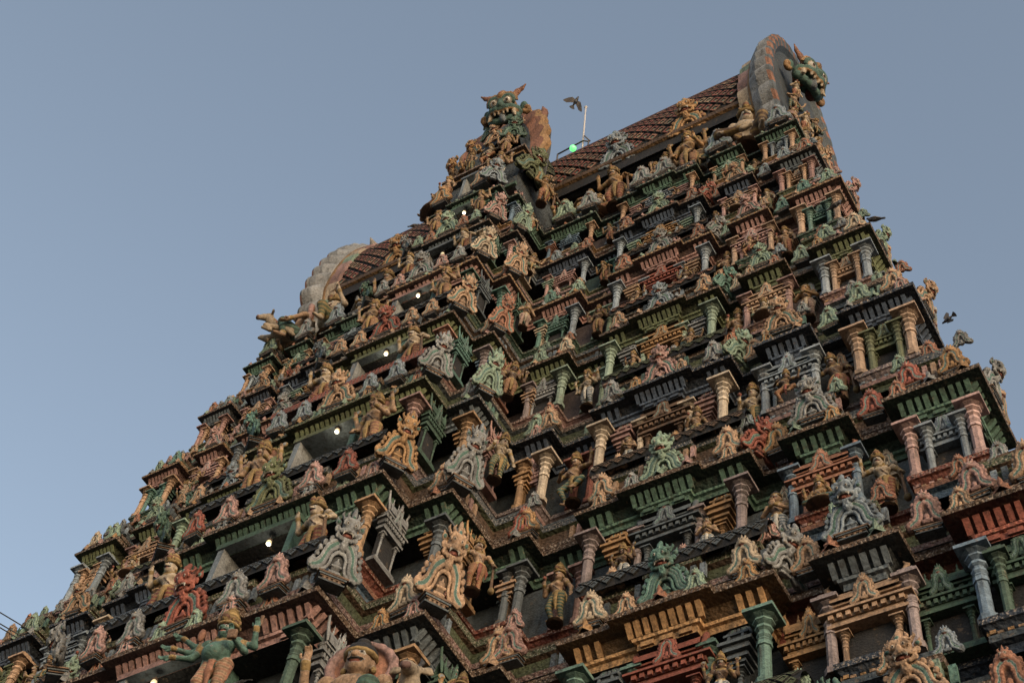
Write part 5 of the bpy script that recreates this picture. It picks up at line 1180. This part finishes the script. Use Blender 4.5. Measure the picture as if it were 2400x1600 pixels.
# ---- railing, pole and green lamp on the ridge
def at_y(u, v, y):
    w = CR.T @ np.array([(u - 1200) / 3528.7, (v - 800) / 3528.7, 1.0]); w = w * y / w[1]; return Vector((w[0], y, w[2] + EYE))
ry = 19.35
A_, B_, C_, D_, E_ = at_y(1305, 388, ry), at_y(1307, 362, ry), at_y(1367, 330, ry), at_y(1380, 332, ry), at_y(1374, 352, ry)
t = empty('ridge_railing', A_ - Vector((0, 0, .6))); tag(t, 'bent steel pipe railing standing on the tiled roof ridge', 'railing')
for nmx, pts, r in (('post', [A_ - Vector((0, 0, .6)), B_], .035), ('top_rail', [B_, C_, D_], .035), ('post', [E_ - Vector((0, 0, .5)), D_], .03), ('top_rail', [at_y(1369, 318, ry), D_ + Vector((.05, 0, 0))], .03)):
    m = MB(); m.tube([p - t.location for p in pts], r, C('brown')); m.build(nmx, [M_METAL], t)
p0, p1 = at_y(1366, 356, ry + .05), at_y(1373, 252, ry + .05)
t = empty('roof_pole', p0 - Vector((0, 0, .6))); tag(t, 'thin pale pole rising from the roof ridge beside the railing', 'pole')
m = MB(); m.tube([(0, 0, 0), p1 - t.location], .035, C('cream')); m.build('mast', [M_POLE], t)
m = MB(); m.rings([(.0, -.06), (.06, -.04), (.07, .02), (.03, .08), (0, .09)], 10, C('white'), cap=False); o = m.build('cap', [M_POLE], t, loc=p1 - t.location)
gp = at_y(1343, 347, ry - .05)
t = empty('green_lamp', gp); tag(t, 'small glowing green lamp hanging from the roof railing', 'lamp')
m = MB(); m.rings([(0, -.17), (.08, -.15), (.125, -.07), (.13, 0), (.10, .07), (.04, .10)], 12, C('mint')); m.build('glass', [M_GREENB], t)
m = MB(); m.rings([(.05, .10), (.055, .15), (.02, .19), (.02, .24)], 8, C('black')); m.build('holder', [M_WIRE], t)
# ---- pigeons
def bird_body(fly):
    s = Sculpt(.02); c = (1, 1, 1, 1)
    if fly:
        s.tube([(0, .14, 0), (0, .02, 0), (0, -.10, .01), (0, -.16, .03)], [.03, .058, .05, .032], c); s.ell((0, -.19, .04), (.032, .036, .032), c); s.cap((0, -.22, .038), (0, -.25, .03), .012, .004, c)
    else:
        s.tube([(0, .16, .10), (0, .04, .13), (0, -.08, .17), (0, -.12, .23)], [.025, .06, .06, .035], c); s.ell((0, -.14, .26), (.034, .038, .034), c); s.cap((0, -.17, .258), (0, -.20, .25), .012, .004, c)
        s.tube([(0, .14, .11), (0, .32, .06)], [.035, .03], c, fy=1)
        for x in (-.03, .03): s.tube([(x, .0, .10), (x, -.01, .0)], .008, c, k=.006)
    return s.mesh('body', [M_FEATHER], .012)
PROTO['bird_fly'] = bird_body(True); PROTO['bird_sit'] = bird_body(False)
def wing_mesh(sx, lift, sweep_):
    m = MB(); lead = [(.04, -.07), (.18, -.13), (.33, -.10), (.46, .0)]; trail = [(.04, .06), (.16, .09), (.30, .10), (.46, .04)]
    for sgn, off in ((1, .006), (-1, -.006)):
        for i in range(3):
            q = [lead[i], lead[i + 1], trail[i + 1], trail[i]]
            P = [(sx * x * math.cos(R_(lift + 12 * (x > .25))), y + sweep_ * x, x * math.sin(R_(lift + 12 * (x > .25))) + off) for x, y in q]
            m.quad(P if sgn * sx > 0 else P[::-1], (1, 1, 1, 1))
    return m.mesh('wing', [M_FEATHER2])
def fan_tail():
    m = MB()
    for off, r in ((.004, 1), (-.004, -1)):
        for i in range(5):
            a0, a1 = R_(-32 + 64 * i / 5), R_(-32 + 64 * (i + 1) / 5)
            P = [(0, .12, off), (.20 * math.sin(a0), .12 + .18 * math.cos(a0), off), (.20 * math.sin(a1), .12 + .18 * math.cos(a1), off)]
            m.quad(P[::-1] if r > 0 else P, (1, 1, 1, 1))
    return m.mesh('tail', [M_FEATHER])
TAIL = fan_tail()
def flying(p, fw, k, lifts, label):
    """fw: heading as seen from where the photo was taken (right, up)"""
    t = empty('flying_pigeon', p); tag(t, label, 'bird', 'pigeons in flight')
    r, up, bk = Vector(CR[0]), Vector(-CR[1]), Vector(-CR[2])
    f = (r * fw[0] + up * fw[1] + bk * -.25).normalized(); x = (r * fw[1] - up * fw[0]).normalized(); y = -f; z = x.cross(y).normalized()
    t.matrix_world = Matrix.Translation(p) @ Matrix((x, y, z)).transposed().to_4x4() @ Matrix.Scale(k, 4)
    link('body', PROTO['bird_fly'], t); link('tail', TAIL, t)
    for sx, lf in zip((-1, 1), lifts): link('wing', wing_mesh(sx, lf, .12), t)
flying(at_y(1349, 238, 18.5), (.50, .86), 1.15, (18, 30), 'dark pigeon in flight above the ridge pole, wings spread')
flying(at_y(2222, 748, 16.5), (-.75, -.65), .62, (50, 62), 'dark pigeon flying off the right edge of the tower, wings raised')
for u, v, y, rz, lab in ((1102, 351, 16.2, .4, 'pigeon perched on the ochre mask left of the roof dormer'), (973, 528, 19.0, 2.0, 'pigeon sitting on the tiled roof ridge left of the dormer'), (2046, 513, 17.1, -1.4, 'pigeon perched at the right edge of the third storey'), (1385, 343, 19.2, 1.6, 'pigeon perched on the ridge next to the railing'), (1960, 478, 17.2, 1.5, 'pigeon sitting before the corner column of the third storey'), (1222, 281, 16.2, .5, 'pigeon perched beside the ear of the dormer mask head'), (2215, 300, 17.5, .2, None)):
    if lab is None: continue
    p = at_y(u, v, y); t = empty('perched_pigeon', p - Vector((0, 0, .15)), rz, .85); tag(t, lab, 'bird', 'perched pigeons')
    link('body', PROTO['bird_sit'], t)
    for sx in (-1, 1):
        m = MB(); m.tube([(sx * .05, -.06, .17), (sx * .062, .06, .14), (sx * .03, .22, .09)], [.03, .035, .012], (1, 1, 1, 1)); m.build('wing', [M_FEATHER2], t)
# ---- cables running off to the left
for i, (v0, v1) in enumerate(((1430, 1449), (1457, 1468), (1466, 1477))):
    a, b_ = at_y(-40, v0 - 22, 16.0), at_y(26 if i == 0 else 14, v1, 16.3)
    m = MB(); m.tube([a + (a - b_) * 3, (a + b_) / 2 - Vector((0, 0, .02)), b_ + (b_ - a) * .6], .018, C('black'))
    o = m.build('cable', [M_WIRE]); tag(o, 'thin dark cable stretched from the left edge of the tower', 'cable', 'cables at the left edge of the tower')
# ---- ground
m = MB(); m.quad([(-600, -600, 0), (600, -600, 0), (600, 600, 0), (-600, 600, 0)], (.20, .17, .14, 1))
g = m.build('ground', [M_STUC]); tag(g, kind='structure')
make_scrolls()
# ================================================================== labels
groups = {}
for q in THINGS:
    t, what, col, key, x = q[:5]; where = q[5] if len(q) > 5 else None
    groups.setdefault((what, col, key, where), []).append((x, t))
NUM = ['first', 'second', 'third', 'fourth', 'fifth', 'sixth', 'seventh', 'eighth', 'ninth']
for (what, col, key, where), lst in groups.items():
    nm, place = key
    lst.sort(key=lambda q: abs(q[0]) if 'wing' in place else q[0])
    w = f"{WORD.get(col, col)} {what}"
    if where and 'row' in where: place = place + ', ' + where
    base = f"on {ORD[nm]} storey's {place}" if nm != 'roof' else f"on the {place}"
    for i, (x, t) in enumerate(lst):
        if len(lst) == 1: rank = ''
        elif 'wing' in place: rank = f", {NUM[i]} such from bay"
        elif 'middle' in place and len(lst) == 2: rank = f", {'left' if i == 0 else 'right'} of window"
        elif 'vault' in place: rank = ', ' + ('front', 'back')[min(i, 1)]
        elif 'end' in place or 'flank' in place: rank = ', ' + ('nearer corner', 'farther back', 'third back', 'fourth back')[min(i, 3)]
        else: rank = f", {NUM[i]} such from the left" if i < 9 else f", {i + 1}th such from the left"
        t['label'] = f"{w} {base}{rank}"
